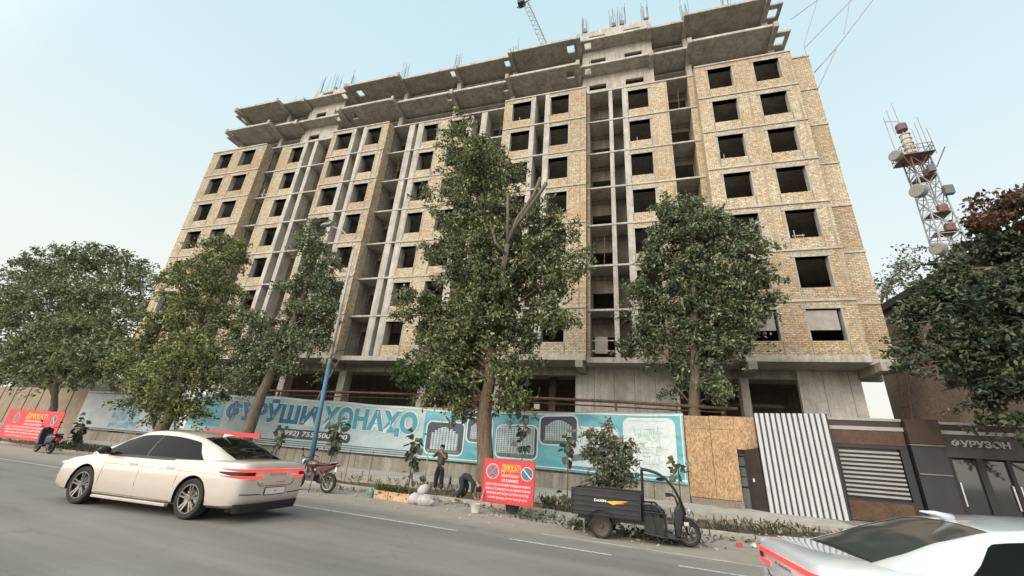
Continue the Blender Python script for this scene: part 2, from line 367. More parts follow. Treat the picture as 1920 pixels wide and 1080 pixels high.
for i in range(7):
    z0, z1 = ZF[i]+.04, ZF[i+1]-.1
    for a, b, y, wins in WALLS:
        mb = MB(); zs, zh = z0+.70+(.1 if i == 0 else 0), z0+2.58
        wins = [(max(a+.12, p-.03+min(0, .0145*(p+q)/2)) if p-a > .2 else p-.03, q+.05+max(0, .012*(p+q)/2)) for p, q in wins]; wall_holes(mb, a, b, z0, z1, y, y+.38, [(p, q, zs, zh) for p, q in wins])
        bw_ = mb.build('brick_wall', BRICK, BLD)
        for p, q in wins:
            for u in (p-.035, q+.012): MB().box(u, u+.026, y-.026, y-.002, z0, zs).build('mortar_gap', GAP, bw_)
        for p, q in wins:
            f = MB(); t_ = .1
            f.box(p-t_+.02, p+.02, y-.02, y+.4, z0, zh-.001); f.box(q-.02, q+t_-.02, y-.02, y+.4, z0, zh-.001)
            f.box(p-t_-.06, q+t_+.06, y-.045, y+.395, zh, zh+.17)
            f.build('window_surround', WFR, BLD)
        # thin concrete ties on the wide walls
    for x_, y in ((-41.6,YP),(-35.5,YP),(-26.75,YP),(-20.95,YP),(-9.3,YP),(-3.15,YP),(8.5,YP),(11.35,YP),(3.25,YR),(-33.6,YR)):
        mb = MB(); mb.box(x_-.06, x_+.06, y-.006, y+.1, z0, z1); mb.build('concrete_tie', TIE, BLD)
    # loggias: back wall with a door gap, side returns of rough block
    for a, b, kind in OPEN:
        yf = min(y for (p, q, y) in OUT if p <= (a+b)/2 <= q); yb = 26.55
        mb = MB()
        hol = [] if kind == 0 else [(a+.05, b-.05, z0+.02, z0+(1.7 if kind == 1 else 2.3))]
        wall_holes(mb, a-.1, b+.1, z0, z1, yb, yb+.2, hol)
        if kind: mb.box(a-.1, b+.1, yb-.08, yb-.002, z1-.32, z1)
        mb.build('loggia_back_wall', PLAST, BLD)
        if i == 0:
            for u, v in ((a-.12, a-.002), (b+.002, b+.12)): MB().box(u, v, yf+.92 if kind == 0 else yf+.42, yb-.1, 7.25, 29.0).build('loggia_side_wall', CONC_D, BLD)
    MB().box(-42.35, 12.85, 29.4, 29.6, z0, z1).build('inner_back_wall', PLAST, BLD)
    if i == 0:
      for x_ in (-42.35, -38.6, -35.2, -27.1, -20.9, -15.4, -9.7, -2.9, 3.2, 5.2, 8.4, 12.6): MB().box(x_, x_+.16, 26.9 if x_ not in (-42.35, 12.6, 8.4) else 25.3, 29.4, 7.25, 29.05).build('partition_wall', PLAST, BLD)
      for u, v, p_, q_ in ((-42.4,-42.15,YP+.385,31),(-35.35,-35.1,YP+.385,25.27),(-27.0,-26.75,YP+.385,25.27),(-21.0,-20.75,YP+.385,25.27),(-9.5,-9.25,YP+.385,25.27),(5.3,5.55,YP+.385,25.27),(11.3,11.55,YP+.385,25.0),(12.65,12.9,25.385,31)):
          for i2 in range(7): MB().box(u, v, p_, q_, ZF[i2]+.04, ZF[i2+1]-.1).build('brick_return', BRICK, BLD)
for a, b, y in FINS:
    for i in range(7):
        mb = MB(); mb.box(a, b, y-.03, y+.9, ZF[i]+.04, ZF[i+1]-.1); mb.build('concrete_fin', CONC_L, BLD, bevel=.02, seg=1)
# boards in the lowest windows of the right block and odds and ends
z0 = ZF[0]+.1
for p, q in ((6.2,7.6),(9.18,10.58)):
    mb = MB(); mb.box(p, q, YP+.1, YP+.16, z0+1.35, z0+2.46); mb.build('window_board', mat('dusty_board', (.36,.32,.28), .8, 0, .2, 3), BLD)
mb = MB()
for z_ in (.35, 1.0): mb.box(-2.4, -1.05, YR+.1, YR+.14, z0+z_, z0+z_+.06)
mb.box(-2.3, -1.5, YR+.9, YR+.95, z0+.4, z0+1.5); mb.build('plank_barrier', mat('old_plank', (.4,.36,.3), .8), BLD)
mb = MB(); zz = ZF[5]+.1
mb.box(-34.9, -33.9, YR+.2, YR+.25, zz+.45, zz+.52); mb.box(-34.5, -34.42, YR+.15, YR+.2, zz, zz+1.1); mb.build('plank_barrier', mat('old_plank', (.4,.36,.3)), BLD)
for x_, fl in ((-19.9,5),(-10.3,6),(4.2,6),(4.0,3),(-28.2,6),(-28.5,4),(-1.6,2),(-34.4,3),(4.5,1),(-19.6,2)):
    MB().tube([(x_,YR+.7,ZF[fl]+.04),(x_+.05,YR+.7,ZF[fl+1]-.1)], .035, 6).build('shoring_prop', STEEL, BLD)
for x_, y_, fl, w_ in ((-8.3,YP+.5,6,.5),(9.6,YP+.6,2,.45),(1.0,YR+.6,5,.4),(-16.9,YR+.6,4,.5),(6.5,YP+.6,4,.4),(-5.2,YP+.5,3,.4)):
    mb = MB(); zz = ZF[fl]+.85; mb.box(x_,x_+.05,y_,y_+.05,zz,zz+.75); mb.box(x_+w_,x_+w_+.04,y_+.1,y_+.14,zz,zz+.5); mb.box(x_-.1,x_+w_+.1,y_+.05,y_+.1,zz+.35,zz+.42); mb.build('plank_barrier', mat('old_plank', (.4,.36,.3)), BLD)
# ground storey: walls and columns under the overhang
yb = 26.45
for a, b, d in ((-3.6,2.6,.3),(8.85,11.8,.3)):
    mb = MB(); mb.box(a, b, yb, yb+d, .1, 6.9)
    o = mb.build('concrete_wall', concrete_mat('shuttered_concrete', (.60,.575,.53), .3) if 'shuttered_concrete' not in bpy.data.materials else bpy.data.materials['shuttered_concrete'], BLD)
    mb = MB(); x_ = a+1.2
    while x_ < b-.3: mb.box(x_-.012, x_+.012, yb-.006, yb+.01, .2, 6.85); x_ += 1.22
    mb.box(a, b, yb-.006, yb+.01, 3.45, 3.48); mb.build('shutter_seam', mat('dark_seam', (.15,.14,.125), .9), BLD)  # darker lines along the shutter board joints
for x_ in (-41.2,-38.5,-33.2,-27.3,-21.7,-14.8,-9.3,5.92):
    mb = MB(); mb.box(x_, x_+(.42 if x_ > 5 else .6), yb-.05, yb+.75, .1, 6.9); mb.build('column', CONC_L, BLD, bevel=.02)
mb = MB()
for x_ in (-41,-33,-27,-21.4,-14.6,-9.2,-3.1,6.1,11.9): mb.box(x_-.2, x_+.22, 24.05, 26.4, 6.45, 6.898)
mb.box(-42.4, 12.9, 26.6, 26.9, 6.4, 6.898)
mb.build('transfer_beam', CONC, BLD, bevel=.015)
mb = MB(); mb.box(-42.4, 8.8, 35, 35.3, .1, 6.9); mb.box(5.0, 5.3, 28, 35, .1, 6.9); mb.box(-42.4,12.8,31,35.3,6.9,7.2)
for x_ in (-36,-24,-12,-6,3): mb.box(x_, x_+.5, 30, 30.5, .1, 6.9)
mb.box(5.3, 12.4, 33, 33.2, .1, 6.9); mb.box(5.4, 8.7, 29, 29.2, 3.6, 4.1); mb.box(5.4,8.7,29,29.2,5.1,5.3)
mb.build('basement_back_wall', PLAST, BLD)
# open frame storeys on top
SEG = [(-41.7,-36.1,24.35),(-35.6,-33.0,24.85),(-32.7,-27.4,24.95),(-26.9,-21.1,24.35),(-20.8,-15.1,24.85),(-15.1,-9.6,24.85),(-9.4,-3.55,24.45),(-3.15,2.35,24.85),(2.65,5.2,24.95),(5.45,11.1,24.45)]
HOLES = {0: [], 2: [(-28.5,-27.9,25.1,25.7)], 3: [(-26.6,-25.9,25.1,25.8)], 5: [(-10.4,-9.9,25.2,25.8)], 4: [(-15.9,-15.4,25.1,25.7)], 6: [(-4.5,-3.85,25.0,25.7)], 7: [(-2.95,-2.4,25.1,25.7)]}
for lv, zb in enumerate((32.02, 35.15)):
    mb = MB()
    for n_, (a, b, y) in enumerate(SEG):
        hs = HOLES.get(n_, [])
        prevb = SEG[n_-1][1] if n_ else a; a_ = (a+prevb)/2 if n_ else a
        nexta = SEG[n_+1][0] if n_ < 9 else b; b_ = (b+nexta)/2
        if hs:
            h = hs[0]; mb.box(a_, h[0], y, 34, zb, zb+.2); mb.box(h[1], b_, y, 34, zb, zb+.2); mb.box(h[0], h[1], y, h[2], zb, zb+.2); mb.box(h[0], h[1], h[3], 34, zb, zb+.2)
        else: mb.box(a_, b_, y, 34, zb, zb+.2)
    # torn end bays with the square ducts
    for a, b in ((-42.9, -41.7), (11.1, 12.35)):
        p, q = (a+.25, a+.85) if a < 0 else (a+.35, a+1.0)
        mb.box(a, p, 25.1, 27.0, zb, zb+.2); mb.box(q, b, 25.1, 27.0, zb, zb+.2); mb.box(p, q, 25.1, 25.5, zb, zb+.2); mb.box(p, q, 26.2, 27, zb, zb+.2)
        mb.box(a, b, 27.4, 29.0, zb, zb+.2)
    mb.build('roof_slab', CONC, BLD, bevel=.02, seg=1)
    mb = MB()
    for n_, (a, b, y) in enumerate(SEG): mb.box(a, b, y-.03, y-.002, zb+.02, zb+.23)
    mb.build('slab_lip', CONC_L, BLD)
    for x_, y in ((-41.85,24.3),(-35.95,24.2),(-32.95,24.8),(-27.2,24.25),(-21.05,24.25),(-15.15,24.75),(-9.6,24.3),(-3.4,24.3),(2.45,24.75),(5.25,24.3),(11.15,24.35)):
        mb = MB(); mb.box(x_-.15, x_+.17, y, 27, zb-.3, zb-.002); mb.box(x_-.15, x_+.17, y-.1, y-.002, zb-.3, zb+.26)
        mb.build('cross_beam', CONC, BLD, bevel=.03, seg=1)
    mb = MB(); mb.box(-42.3, 12.2, 26.7, 27.0, zb-.42, zb-.31); mb.box(-42.3, 12.2, 27.02, 27.3, zb-.4, zb-.003); mb.build('edge_beam', CONC, BLD)
    zl = 29.21 if lv == 0 else 32.22
    for x_ in (-41.85,-36.1,-33.1,-21.2,-15.3,-9.6,5.3,11.2):
        mb = MB(); mb.box(x_-.17, x_+.27, 26.2, 26.65, zl, zb-.32); mb.build('column', CONC, BLD, bevel=.02)
    mb = MB()
    for a, b in ((-28.6,-21.3),(-15,-9.8),(-8.9,-3.4),(5.6,11)): mb.box(a, b, 30, 30.2, zl, zb-.01)
    mb.build('partition_wall', PLAST, BLD)
# stair cores
for (a, b, top, wn) in ((-32.65,-28.45,37.3,[(-31.9,-30.6)]), (-3.2,2.65,37.75,[(-2.6,-1.2),(.4,1.82)])):
    mb = MB()
    hs = []
    for zc, zd in ((30.45,31.02),(33.5,34.1),(36.45,37.08)): hs += [(p, q, zc, zd) for p, q in wn]
    wall_holes(mb, a, b, 29.2, top, 25.95, 26.19, hs)
    mb.box(a, a+.25, 26.19, 30, 29.2, top); mb.box(b-.25, b, 26.19, 30, 29.2, top); mb.box(a+.25, b-.25, 29.8, 30, 29.2, top-.2)
    mb.build('stair_core', CONC_L, BLD, bevel=.02, seg=1)
# duct boxes that hang in the slab holes
for x_ in (-26.2, -3.2+.55, -28.2):
    mb = MB(); mb.box(x_-.32, x_-.27, 25.0, 25.6, 32.25, 33.1); mb.box(x_+.2, x_+.25, 25.0, 25.6, 32.25, 33.1); mb.build('duct_stub', CONC_L, BLD)
# starter bars
for x_, y_, zb in ((-41.7,26.3,35.35),(-40.2,26.3,35.35),(-36,26.3,35.35),(-33,26.3,35.35),(-32.3,26.1,37.3),(-30.6,26.1,37.3),(-28.7,26.1,37.3),(-21.1,25.2,35.35),(-15.2,25.2,35.35),(-9.5,25.2,35.35),(-3,26.1,38),(-.4,26.1,38),(.3,26.1,38),(2.4,26.1,38),(5.3,25,35.4),(8.4,25,35.4)):
    mb = MB(); mb.box(x_-.2, x_+.2, y_-.1, y_+.3, zb, zb+rnd.uniform(.1,.5))
    for q in range(9):
        px, py = x_+rnd.uniform(-.4,.4), y_+rnd.uniform(-.2,.4); h_ = rnd.uniform(1.5,2.7)
        mb.tube([(px,py,zb-.1),(px+rnd.uniform(-.08,.08),py,zb+h_)], .017, 4)
    mb.build('starter_bars', mat('grey_rebar', (.2,.18,.17), .7, .3), BLD)
# lean-out safety frame of tubes at the right end
NET = root('scaffold_outrigger', 'thin steel tube safety frame leaning out from the top right end of the unfinished block', 'scaffold', bw(12.9, 25, 28.3))
T_ = lambda x, z, y=25: (x, y, z)
for a, b in (((9.9,25.6,32.5),(11.5,25,33.0)),((11.5,25,33.0),(10.1,25.2,29.3)),((10.1,25.2,29.3),(10.05,25.2,28.0)),((10.14,25.2,29.0),(15.2,24.2,33.5)),((13.0,24.6,31.6),(12.2,24.8,28.9)),
             ((14.25,24,31.9),(13.77,24,30.33)),((13.77,24,30.33),(11.9,24.9,28.3)),((11.9,24.9,28.3),(10.3,25.4,26.7)),((10.3,25.3,26.72),(11.63,24.9,27.9)),((11.63,24.9,27.9),(10.25,25.3,25.25))):
    MB().tube([a, b], .028, 6).build('steel_tube', GALV, NET)
# ================================================================ lettering
def text_mesh(s, size, bold=.0, sx=1.0, shear=0, ext=.002, align='LEFT'):
    c = bpy.data.curves.new('lettering', 'FONT'); c.body = s; c.size = size; c.offset = bold*size; c.shear = shear; c.align_x = align; c.extrude = ext; c.space_character = 1.0+bold*.5
    c.resolution_u = 3
    o = bpy.data.objects.new('lettering', c); C.objects.link(o)
    dg = bpy.context.evaluated_depsgraph_get(); me = bpy.data.meshes.new_from_object(o.evaluated_get(dg))
    bpy.data.objects.remove(o); bpy.data.curves.remove(c); me.materials.clear()
    me.transform(Matrix.Diagonal((sx, 1, 1, 1))); return me
def text_fit(name, s, x0, x1, z0, z1, y, m, parent, bold=.0, shear=0, warp=None, ext=.002):
    "upright lettering facing the street, fitted to the box x0..x1, z0..z1"
    me = text_mesh(s, 1, bold, 1, shear, ext); n = len(me.vertices); co = np.empty(n*3); me.vertices.foreach_get('co', co); co = co.reshape(-1, 3)
    a, b = co.min(0), co.max(0); u = (co[:,0]-a[0])/(b[0]-a[0]); v = (co[:,1]-a[1])/(b[1]-a[1]); d = co[:,2].copy()
    new = np.stack([x0+u*(x1-x0), np.full(n, y)-d, z0+v*(z1-z0)], 1)
    if warp: new = np.array([warp(*q) for q in new])
    me.vertices.foreach_set('co', new.ravel()); me.update(); return link(name, me, m, parent)
# ================================================================ fence line with banners
FY = 19.0
pl = root('plinth_wall', 'low grey block plinth under the advertising banners along the pavement', 'wall', (-22, FY+.1, .16))
mb = MB(); x = -62
while x < .1:
    j = rnd.uniform(-.012, .012); x2 = min(x+1.9, .15); mb.box(x+.012, x2, FY-.02+j, FY+.25, .1, .80+rnd.uniform(-.01,.01)); x = x2+.001
mb.build('wall_block', concrete_mat('plinth_blocks', (.31,.285,.245), .5), pl, bevel=.012, seg=1)
def osb():
    m, t, b = nodes('strand_board'); v = coords(t)
    vo = t.nodes.new('ShaderNodeTexVoronoi'); vo.inputs['Scale'].default_value = 26; mp = t.nodes.new('ShaderNodeMapping'); mp.inputs['Scale'].default_value = (1, 1, .45)
    t.links.new(v, mp.inputs[0]); t.links.new(mp.outputs[0], vo.inputs['Vector'])
    r = ramp(t, vo.outputs['Color'], [(.1, (.27,.165,.085)), (.5, (.42,.275,.15)), (.9, (.54,.385,.23))])
    n = noise(t, v, .9, 4); r2 = ramp(t, n.outputs['Fac'], [(.35, (.85,.8,.75)), (.65, (1.08,1.06,1.02))])
    t.links.new(mix(t, 1.0, r.outputs[0], r2.outputs[0], 'MULTIPLY'), b.inputs['Base Color']); b.inputs['Roughness'].default_value = .75; return m
OSB = osb()
def panel(name, label, parts, loc):
    r_ = root(name, label, 'fence', loc, group='strand board hoarding')
    return r_
hf = root('board_hoarding', 'long strand board hoarding whose top edge shows above the turquoise banner', 'fence', (-22, FY+.3, .16))
x = -31.5
while x < .1:
    mb = MB(); t_ = 3.42 if -17 < x < -4 else (3.52 if x >= -4 else 3.3+.02*(-x-17)*.9); mb.box(x+.008, min(x+1.24,.16), FY+.28, FY+.30, .3, t_); mb.build('board', OSB, hf); x += 1.25
ho = root('board_hoarding', 'orange brown strand board panels with a cut-out corner between banner and white ribbed panel', 'fence', (1.3, FY+.05, .16))
for a, b, z0, z1 in ((.17,1.10,.4,3.42),(1.115,1.98,.4,3.44),(1.99,2.72,2.22,3.44)):
    mb = MB(); mb.box(a, b, FY+.02, FY+.04, z0, z1); mb.build('board', OSB, ho)
mb = MB(); mb.box(.2, 1.95, FY-.0, FY+.015, 2.94, 2.97); mb.box(1.9,1.99,FY+.05,FY+.12,.1,3.3); mb.build('batten', mat('sawn_timber', (.42,.30,.17), .8, 0, .2, 5), ho)
bl = MB(); bl.box(.2, 2.0, FY-.02, FY+.2, .1, .38); bl.build('footing', DIRT, ho)
# left hoarding of tall plywood sheets
hl = root('board_hoarding', 'tall faded plywood hoarding left of the grey banner, behind the left warning board', 'fence', (-52, FY+.2, .16))
x = -62
while x < -44.6:
    mb = MB(); mb.box(x+.05, x+2.4, FY+.1, FY+.14, .3, 3.95); mb.build('board', mat('faded_plywood', (.26,.20,.14), .8, 0, .22, 1.2, 0, 20), hl)
    mb = MB(); mb.box(x-.03, x+.045, FY+.06, FY+.2, .1, 4.0); mb.build('post', STEEL, hl); x += 2.45
# banners --------------------------------------------------------------
def warp_main(x, y, z):
    # printed sheet sags between its ties and ripples
    t_ = 3.72 if x < -24 else (3.28+(-x-11)*.034 if x < -11 else (3.28 if x < -8 else 3.28+(x+8)*.027))
    b_ = .9-(.1*(x+5)/5 if x > -5 else 0)
    v = (z-.9)/2.4
    zz = b_+v*(t_-b_) + (.02*sin(x*1.3) if v > .9 else 0)
    return (x, y+.004*sin(x*2.1+v*1.5)+.004*sin(x*.9+v*4), zz)
def vinyl(name, c1, c2, scale=.5):
    m, t, b = nodes(name); v = coords(t)
    mp = t.nodes.new('ShaderNodeMapping'); mp.inputs['Rotation'].default_value = (0, .6, 0); mp.inputs['Scale'].default_value = (scale, scale, scale*3); t.links.new(v, mp.inputs[0])
    n = noise(t, mp.outputs[0], 1, 3, .5, .6); r = ramp(t, n.outputs['Fac'], [(.38, c1), (.62, c2)])
    n2 = noise(t, v, 8, 4, .7); r2 = ramp(t, n2.outputs['Fac'], [(.3, (.85,.85,.83)), (.6, (1,1,1))])
    t.links.new(mix(t, 1.0, r.outputs[0], r2.outputs[0], 'MULTIPLY'), b.inputs['Base Color']); b.inputs['Roughness'].default_value = .45; return m
V_GREY = vinyl('vinyl_pale_grey', (.36,.47,.49), (.46,.55,.56))
V_TURQ = vinyl('vinyl_turquoise', (.07,.31,.38), (.15,.45,.51))
V_WHITE = vinyl('vinyl_white', (.55,.63,.64), (.66,.70,.70))
V_DARK = vinyl('vinyl_night_blue', (.035,.045,.07), (.06,.07,.10))
V_BLUE = mat('vinyl_letter_blue', (.03,.17,.30), .45, 0, .25, .25)
V_TEAL = mat('vinyl_letter_teal', (.045,.27,.36), .45, 0, .2, .3)
def grid_sheet(name, x0, x1, y, m, parent, z0=.9, z1=3.3, nx=None, nz=8, warp=warp_main, th=.006):
    nx = nx or max(2, int((x1-x0)/.35)); vs = []; fs = []
    for s_ in (0, 1):
        for j in range(nz+1):
            for i in range(nx+1):
                vs.append(warp(x0+(x1-x0)*i/nx, y+s_*th, z0+(z1-z0)*j/nz))
    st = (nx+1)*(nz+1)
    for j in range(nz):
        for i in range(nx):
            a = j*(nx+1)+i; fs.append((a, a+1, a+nx+2, a+nx+1)); fs.append((a+st, a+nx+1+st, a+nx+2+st, a+1+st))
    mb = MB(); mb.add(vs, fs); return mb.build(name, m, parent, smooth=False)
def rrect(x0, x1, z0, z1, r, n=6):
    pts = []
    for cx, cz, a0 in ((x1-r, z0+r, -90), (x1-r, z1-r, 0), (x0+r, z1-r, 90), (x0+r, z0+r, 180)):
        for k in range(n+1):
            a = radians(a0+90*k/n); pts.append((cx+r*cos(a), cz+r*sin(a)))
    # add points along the long edges so that the shape follows the ripples
    out_ = []
    for p, q in zip(pts, pts[1:]+pts[:1]):
        k = max(1, int(math.hypot(q[0]-p[0], q[1]-p[1])/.35))
        out_ += [(p[0]+(q[0]-p[0])*i/k, p[1]+(q[1]-p[1])*i/k) for i in range(k)]
    return out_
def decal(name, poly, y, m, parent, warp=warp_main):
    mb = MB(); n = len(poly); cx = sum(p[0] for p in poly)/n; cz = sum(p[1] for p in poly)/n
    vs = [warp(p[0], y, p[1]) for p in poly]+[warp(cx, y, cz)]
    mb.add(vs, [(i, (i+1) % n, n) for i in range(n)]); return mb.build(name, m, parent)
def decals(mb, x0, x1, z0, z1, y, warp=warp_main):
    n = max(1, int((x1-x0)/.5)); vs = []
    for i in range(n+1):
        x_ = x0+(x1-x0)*i/n; vs += [warp(x_, y, z0), warp(x_, y, z1)]
    mb.add(vs, [(2*i, 2*i+2, 2*i+3, 2*i+1) for i in range(n)])
BY = FY-.12
bn = root('advertising_banner', 'long turquoise and pale grey banner with big blue Cyrillic lettering and pictures of tower blocks', 'banner', (-15, FY-.1, .8))
grid_sheet('banner_sheet', -31.2, .13, BY, V_GREY, bn)
# right turquoise half
k_ = [(-12.1,.905),(.10,.905),(.10,3.295),(-11.0,3.295),(-11.9,3.0),(-12.35,2.3),(-12.25,1.5)]
grid_sheet('turquoise_field', -12.3, .11, BY-.008, V_TURQ, bn, .91, 3.29, th=.002)
grid_sheet('turquoise_field', -31.1, -27.8, BY-.008, V_TURQ, bn, 1.6, 3.29, th=.002)
mb = MB(); decals(mb, -31.2, .13, 3.2, 3.26, BY-.016); decals(mb, -12.3, .13, .98, 1.03, BY-.016); decals(mb, .02, .07, .95, 3.25, BY-.0165)
mb.build('white_border', V_WHITE, bn)
mb = MB()
for z_ in (.96, 1.06, 1.16): decals(mb, -31.2, -12.4, z_, z_+.045, BY-.009)
mb.build('dark_stripe', mat('vinyl_slate', (.06,.10,.14), .5), bn)
YT = BY-.032
for s, x0, x1, z0, z1, m_ in (('ФУРӮШИ',-27.5,-19.7,1.95,3.16,V_BLUE),('ХОНАҲО',-19.2,-12.7,1.80,3.05,V_TEAL)):
    hh = (z1-z0)
    text_fit('lettering_edge', s, x0-.09, x1+.09, z0-.06, z1+.06, YT+.008, V_WHITE, bn, .075, 0, warp_main)
    text_fit('lettering', s, x0, x1, z0, z1, YT-.004, m_, bn, .05, 0, warp_main)
decal('phone_strip', rrect(-22.7,-16.9,1.30,1.76,.22), YT+.006, V_DARK, bn)
text_fit('phone_number', '+(992) 755-500-500', -22.45, -17.1, 1.37, 1.68, YT-.004, V_WHITE, bn, .02, .12, warp_main)
def tower_picture(x0, x1, z0, z1, kind, sky_=V_DARK):
    decal('picture_frame', rrect(x0-.07, x1+.07, z0-.07, z1+.07, .3), YT+.008, V_WHITE, bn)
    decal('picture_sky', rrect(x0, x1, z0, z1, .25), YT+.004, sky_, bn)
    a = MB(); d = MB(); W = x1-x0; H = z1-z0; n = {0: 9, 1: 4, 2: 11}[kind]
    for i in range(n):
        u = (i+.5)/n; hh = H*(.50+.24*sin(pi*u)) if kind != 1 else H*(.93-.03*(i % 2))
        xa = x0+W*(.14+.74*i/n) if kind != 1 else x0+W*(.02+.93*i/n); wd = W*.74/n*.86 if kind != 1 else W*.93/n*.97
        zb_ = z0+H*.12
        decals(a, xa, xa+wd, zb_, min(zb_+hh, z1-.03), YT)
        zz = zb_+.05
        while zz < min(zb_+hh, z1-.03)-.06:
            if kind == 1:
                for q in range(3): decals(d, xa+wd*(.1+.3*q), xa+wd*(.28+.3*q), zz, zz+.045, YT-.003)
            else: decals(d, xa+wd*.62, xa+wd*.95, zz, zz+.05, YT-.003)
            zz += .085
    g_ = MB(); decals(g_, x0+.1, x1-.1, z0+.03, z0+H*.13, YT-.004)
    a.build('picture_towers', mat('print_facade', (.42,.50,.52), .5, 0, .3, 2), bn); d.build('picture_windows', mat('print_window', (.07,.12,.16), .5), bn)
    g_.build('picture_garden', mat('print_garden', (.10,.15,.13), .5, 0, .5, 6), bn)
tower_picture(-12.05, -9.95, 1.2, 2.66, 0)
tower_picture(-9.75, -8.45, 1.85, 2.95, 2)
tower_picture(-8.15, -6.15, 1.28, 2.66, 1)
tower_picture(-6.0, -4.3, 1.95, 3.12, 2)
decal('picture_frame', rrect(-4.7,-2.5,1.15,2.72,.2), YT+.008, V_WHITE, bn)
decal('picture_shape', [(-4.55,1.3),(-3.4,1.5),(-2.7,2.05),(-2.9,2.1),(-3.7,1.75),(-4.5,1.55)], YT, mat('print_slate', (.14,.19,.22), .5), bn)
decal('plan_panel', rrect(-2.3,-.2,1.12,3.12,.3), YT+.006, V_WHITE, bn)
mb = MB(); mg = MB(); rr = random.Random(3)
for i in range(70):
    u, v = rr.uniform(-1.85,-.75), rr.uniform(1.4,2.75); L = rr.uniform(.08,.35)
    if rr.random() < .55: decals(mb, u, u+L, v, v+.014, YT)
    else: decals(mb, u, u+.014, v-.12, v+.1, YT)
for i in range(9):
    u, v = rr.uniform(-1.9,-.9), rr.uniform(1.5,2.6); decals(mg, u, u+.22, v, v+.2, YT+.002)
mb.build('plan_lines', mat('print_line', (.25,.33,.36), .5), bn); mg.build('plan_tint', mat('print_tint', (.45,.60,.52), .5, 0, .4, 3), bn)
mb = MB(); decals(mb, -2.0, -.6, 2.98, 3.0, YT); mb.build('plan_title_line', mat('print_line', (.25,.33,.36)), bn)
def flat(x, y, z): return (x, y, z*1.17-.12)
b2 = root('advertising_banner', 'pale grey banner with a faded blue picture, half hidden left of the tall street tree', 'banner', (-38, FY-.1, .8))
grid_sheet('banner_sheet', -44.6, -31.8, BY, vinyl('vinyl_dull_grey', (.33,.37,.38), (.40,.44,.45)), b2, warp=flat)
grid_sheet('blue_picture', -40.0, -36.6, BY-.01, vinyl('vinyl_dull_blue', (.09,.22,.30), (.28,.38,.42), 1.2), b2, 1.1, 2.9, warp=flat, th=.002)
mb = MB(); decals(mb, -44.5, -31.9, 3.14, 3.2, BY-.016, flat); decals(mb, -44.5, -31.9, .93, 1.0, BY-.016, flat); mb.build('dark_stripe', mat('vinyl_slate', (.06,.10,.14)), b2)
# ================================================================ pipe on posts behind the fence
gp = root('overhead_pipe', 'dark steel pipeline on short posts running above the hoarding', 'pipe', (-9, 20.3, .15))
mb = MB(); mb.tube([(-27,20.3,4.25),(-20.5,20.3,4.25),(-8,20.3,4.17),(-2.75,20.3,4.08),(2.35,20.3,3.88)], .075, 10); mb.build('pipe', STEEL, gp, smooth=True)
mb = MB(); mb.tube([(-27,20.42,4.0),(-8,20.42,3.97),(1.9,20.42,3.74)], .035, 8); mb.build('thin_pipe', STEEL, gp, smooth=True)
for x_, t_ in ((-25,4.2),(-19,4.2),(-13.6,4.15),(-7.4,4.1),(-2.76,4.02)): MB().box(x_-.05, x_+.05, 20.25, 20.35, .15, t_).build('post', STEEL, gp)
wb = MB(); wb.box(-6.5,-6.22,FY+.22,FY+.32,3.5,3.74); o = wb.build('junction_box', mat('white_plastic', (.7,.7,.68), .5), bevel=.01)
MB().tube([(-6.36,FY+.3,3.72),(-6.3,FY+.35,4.6)], .015, 6).build('rod', STEEL, o)
tag(o, 'small white box with a rod fixed above the hoarding right of the central tree', 'junction box'); 
# ================================================================ leaning white ribbed panel
rp = root('ribbed_panel', 'large white ribbed metal panel with dark grooves leaning beside the strand board', 'panel', (3.9, 18.5, .1))
tp = lambda u, v, d=0: (2.73+u*2.33-.05*v, 18.62-.12+.02*v-d+.0*u, .02+v*3.52+u*.06)
mb = MB(); n = 13
mb.add([tp(0,0),tp(1,0),tp(1,1),tp(0,1),tp(0,0,-.04),tp(1,0,-.04),tp(1,1,-.04),tp(0,1,-.04)], [(0,1,2,3),(7,6,5,4),(0,4,5,1),(1,5,6,2),(2,6,7,3),(3,7,4,0)])
mb.build('back_sheet', mat('dark_groove', (.03,.032,.04), .6), rp)
for i in range(n):
    a, b = (i+.0)/n+.002, (i+.72)/n
    mb = MB(); mb.add([tp(a,0,.002),tp(b,0,.002),tp(b,1.0,.002),tp(a,1.0,.002),tp(a+.006,0,.03),tp(b-.006,0,.03),tp(b-.006,1,.03),tp(a+.006,1,.03)], [(0,3,2,1),(4,5,6,7),(0,1,5,4),(1,2,6,5),(2,3,7,6),(3,0,4,7)])
    mb.build('rib', mat('white_ribbed_metal', (.50,.50,.52), .4, 0, .1, 2), rp)
# dark sheet door beside it
dd = root('metal_door', 'dark brown sheet metal door standing open left of the white ribbed panel', 'door', (2.45, 18.9, .1))
mb = MB(); mb.add([(2.25,19.1,.15),(2.72,18.65,.1),(2.66,18.65,2.3),(2.2,19.1,2.2),(2.27,19.14,.15),(2.74,18.69,.1),(2.68,18.69,2.3),(2.22,19.14,2.2)], [(0,1,2,3),(7,6,5,4),(0,4,5,1),(1,5,6,2),(2,6,7,3),(3,7,4,0)])
mb.build('door_leaf', mat('brown_black_metal', (.05,.04,.036), .5, .3, .3, 3), dd); MB().box(2.38,2.44,18.86,18.92,1.1,1.22).build('latch', CHROME, dd)
gb = root('grey_cabinet', 'grey slatted block stack seen through the gap beside the dark door', 'blocks', (2.05,19.5,.15))
for i, z_ in enumerate((.15,.9,1.25,1.62,1.98)): MB().box(1.9+.03*(i%2),2.4,19.45,19.8,z_,z_+(.7 if i == 0 else .33)).build('block', concrete_mat('grey_blocks', (.22,.25,.25)) if i == 0 else bpy.data.materials['grey_blocks'], gb, bevel=.02)
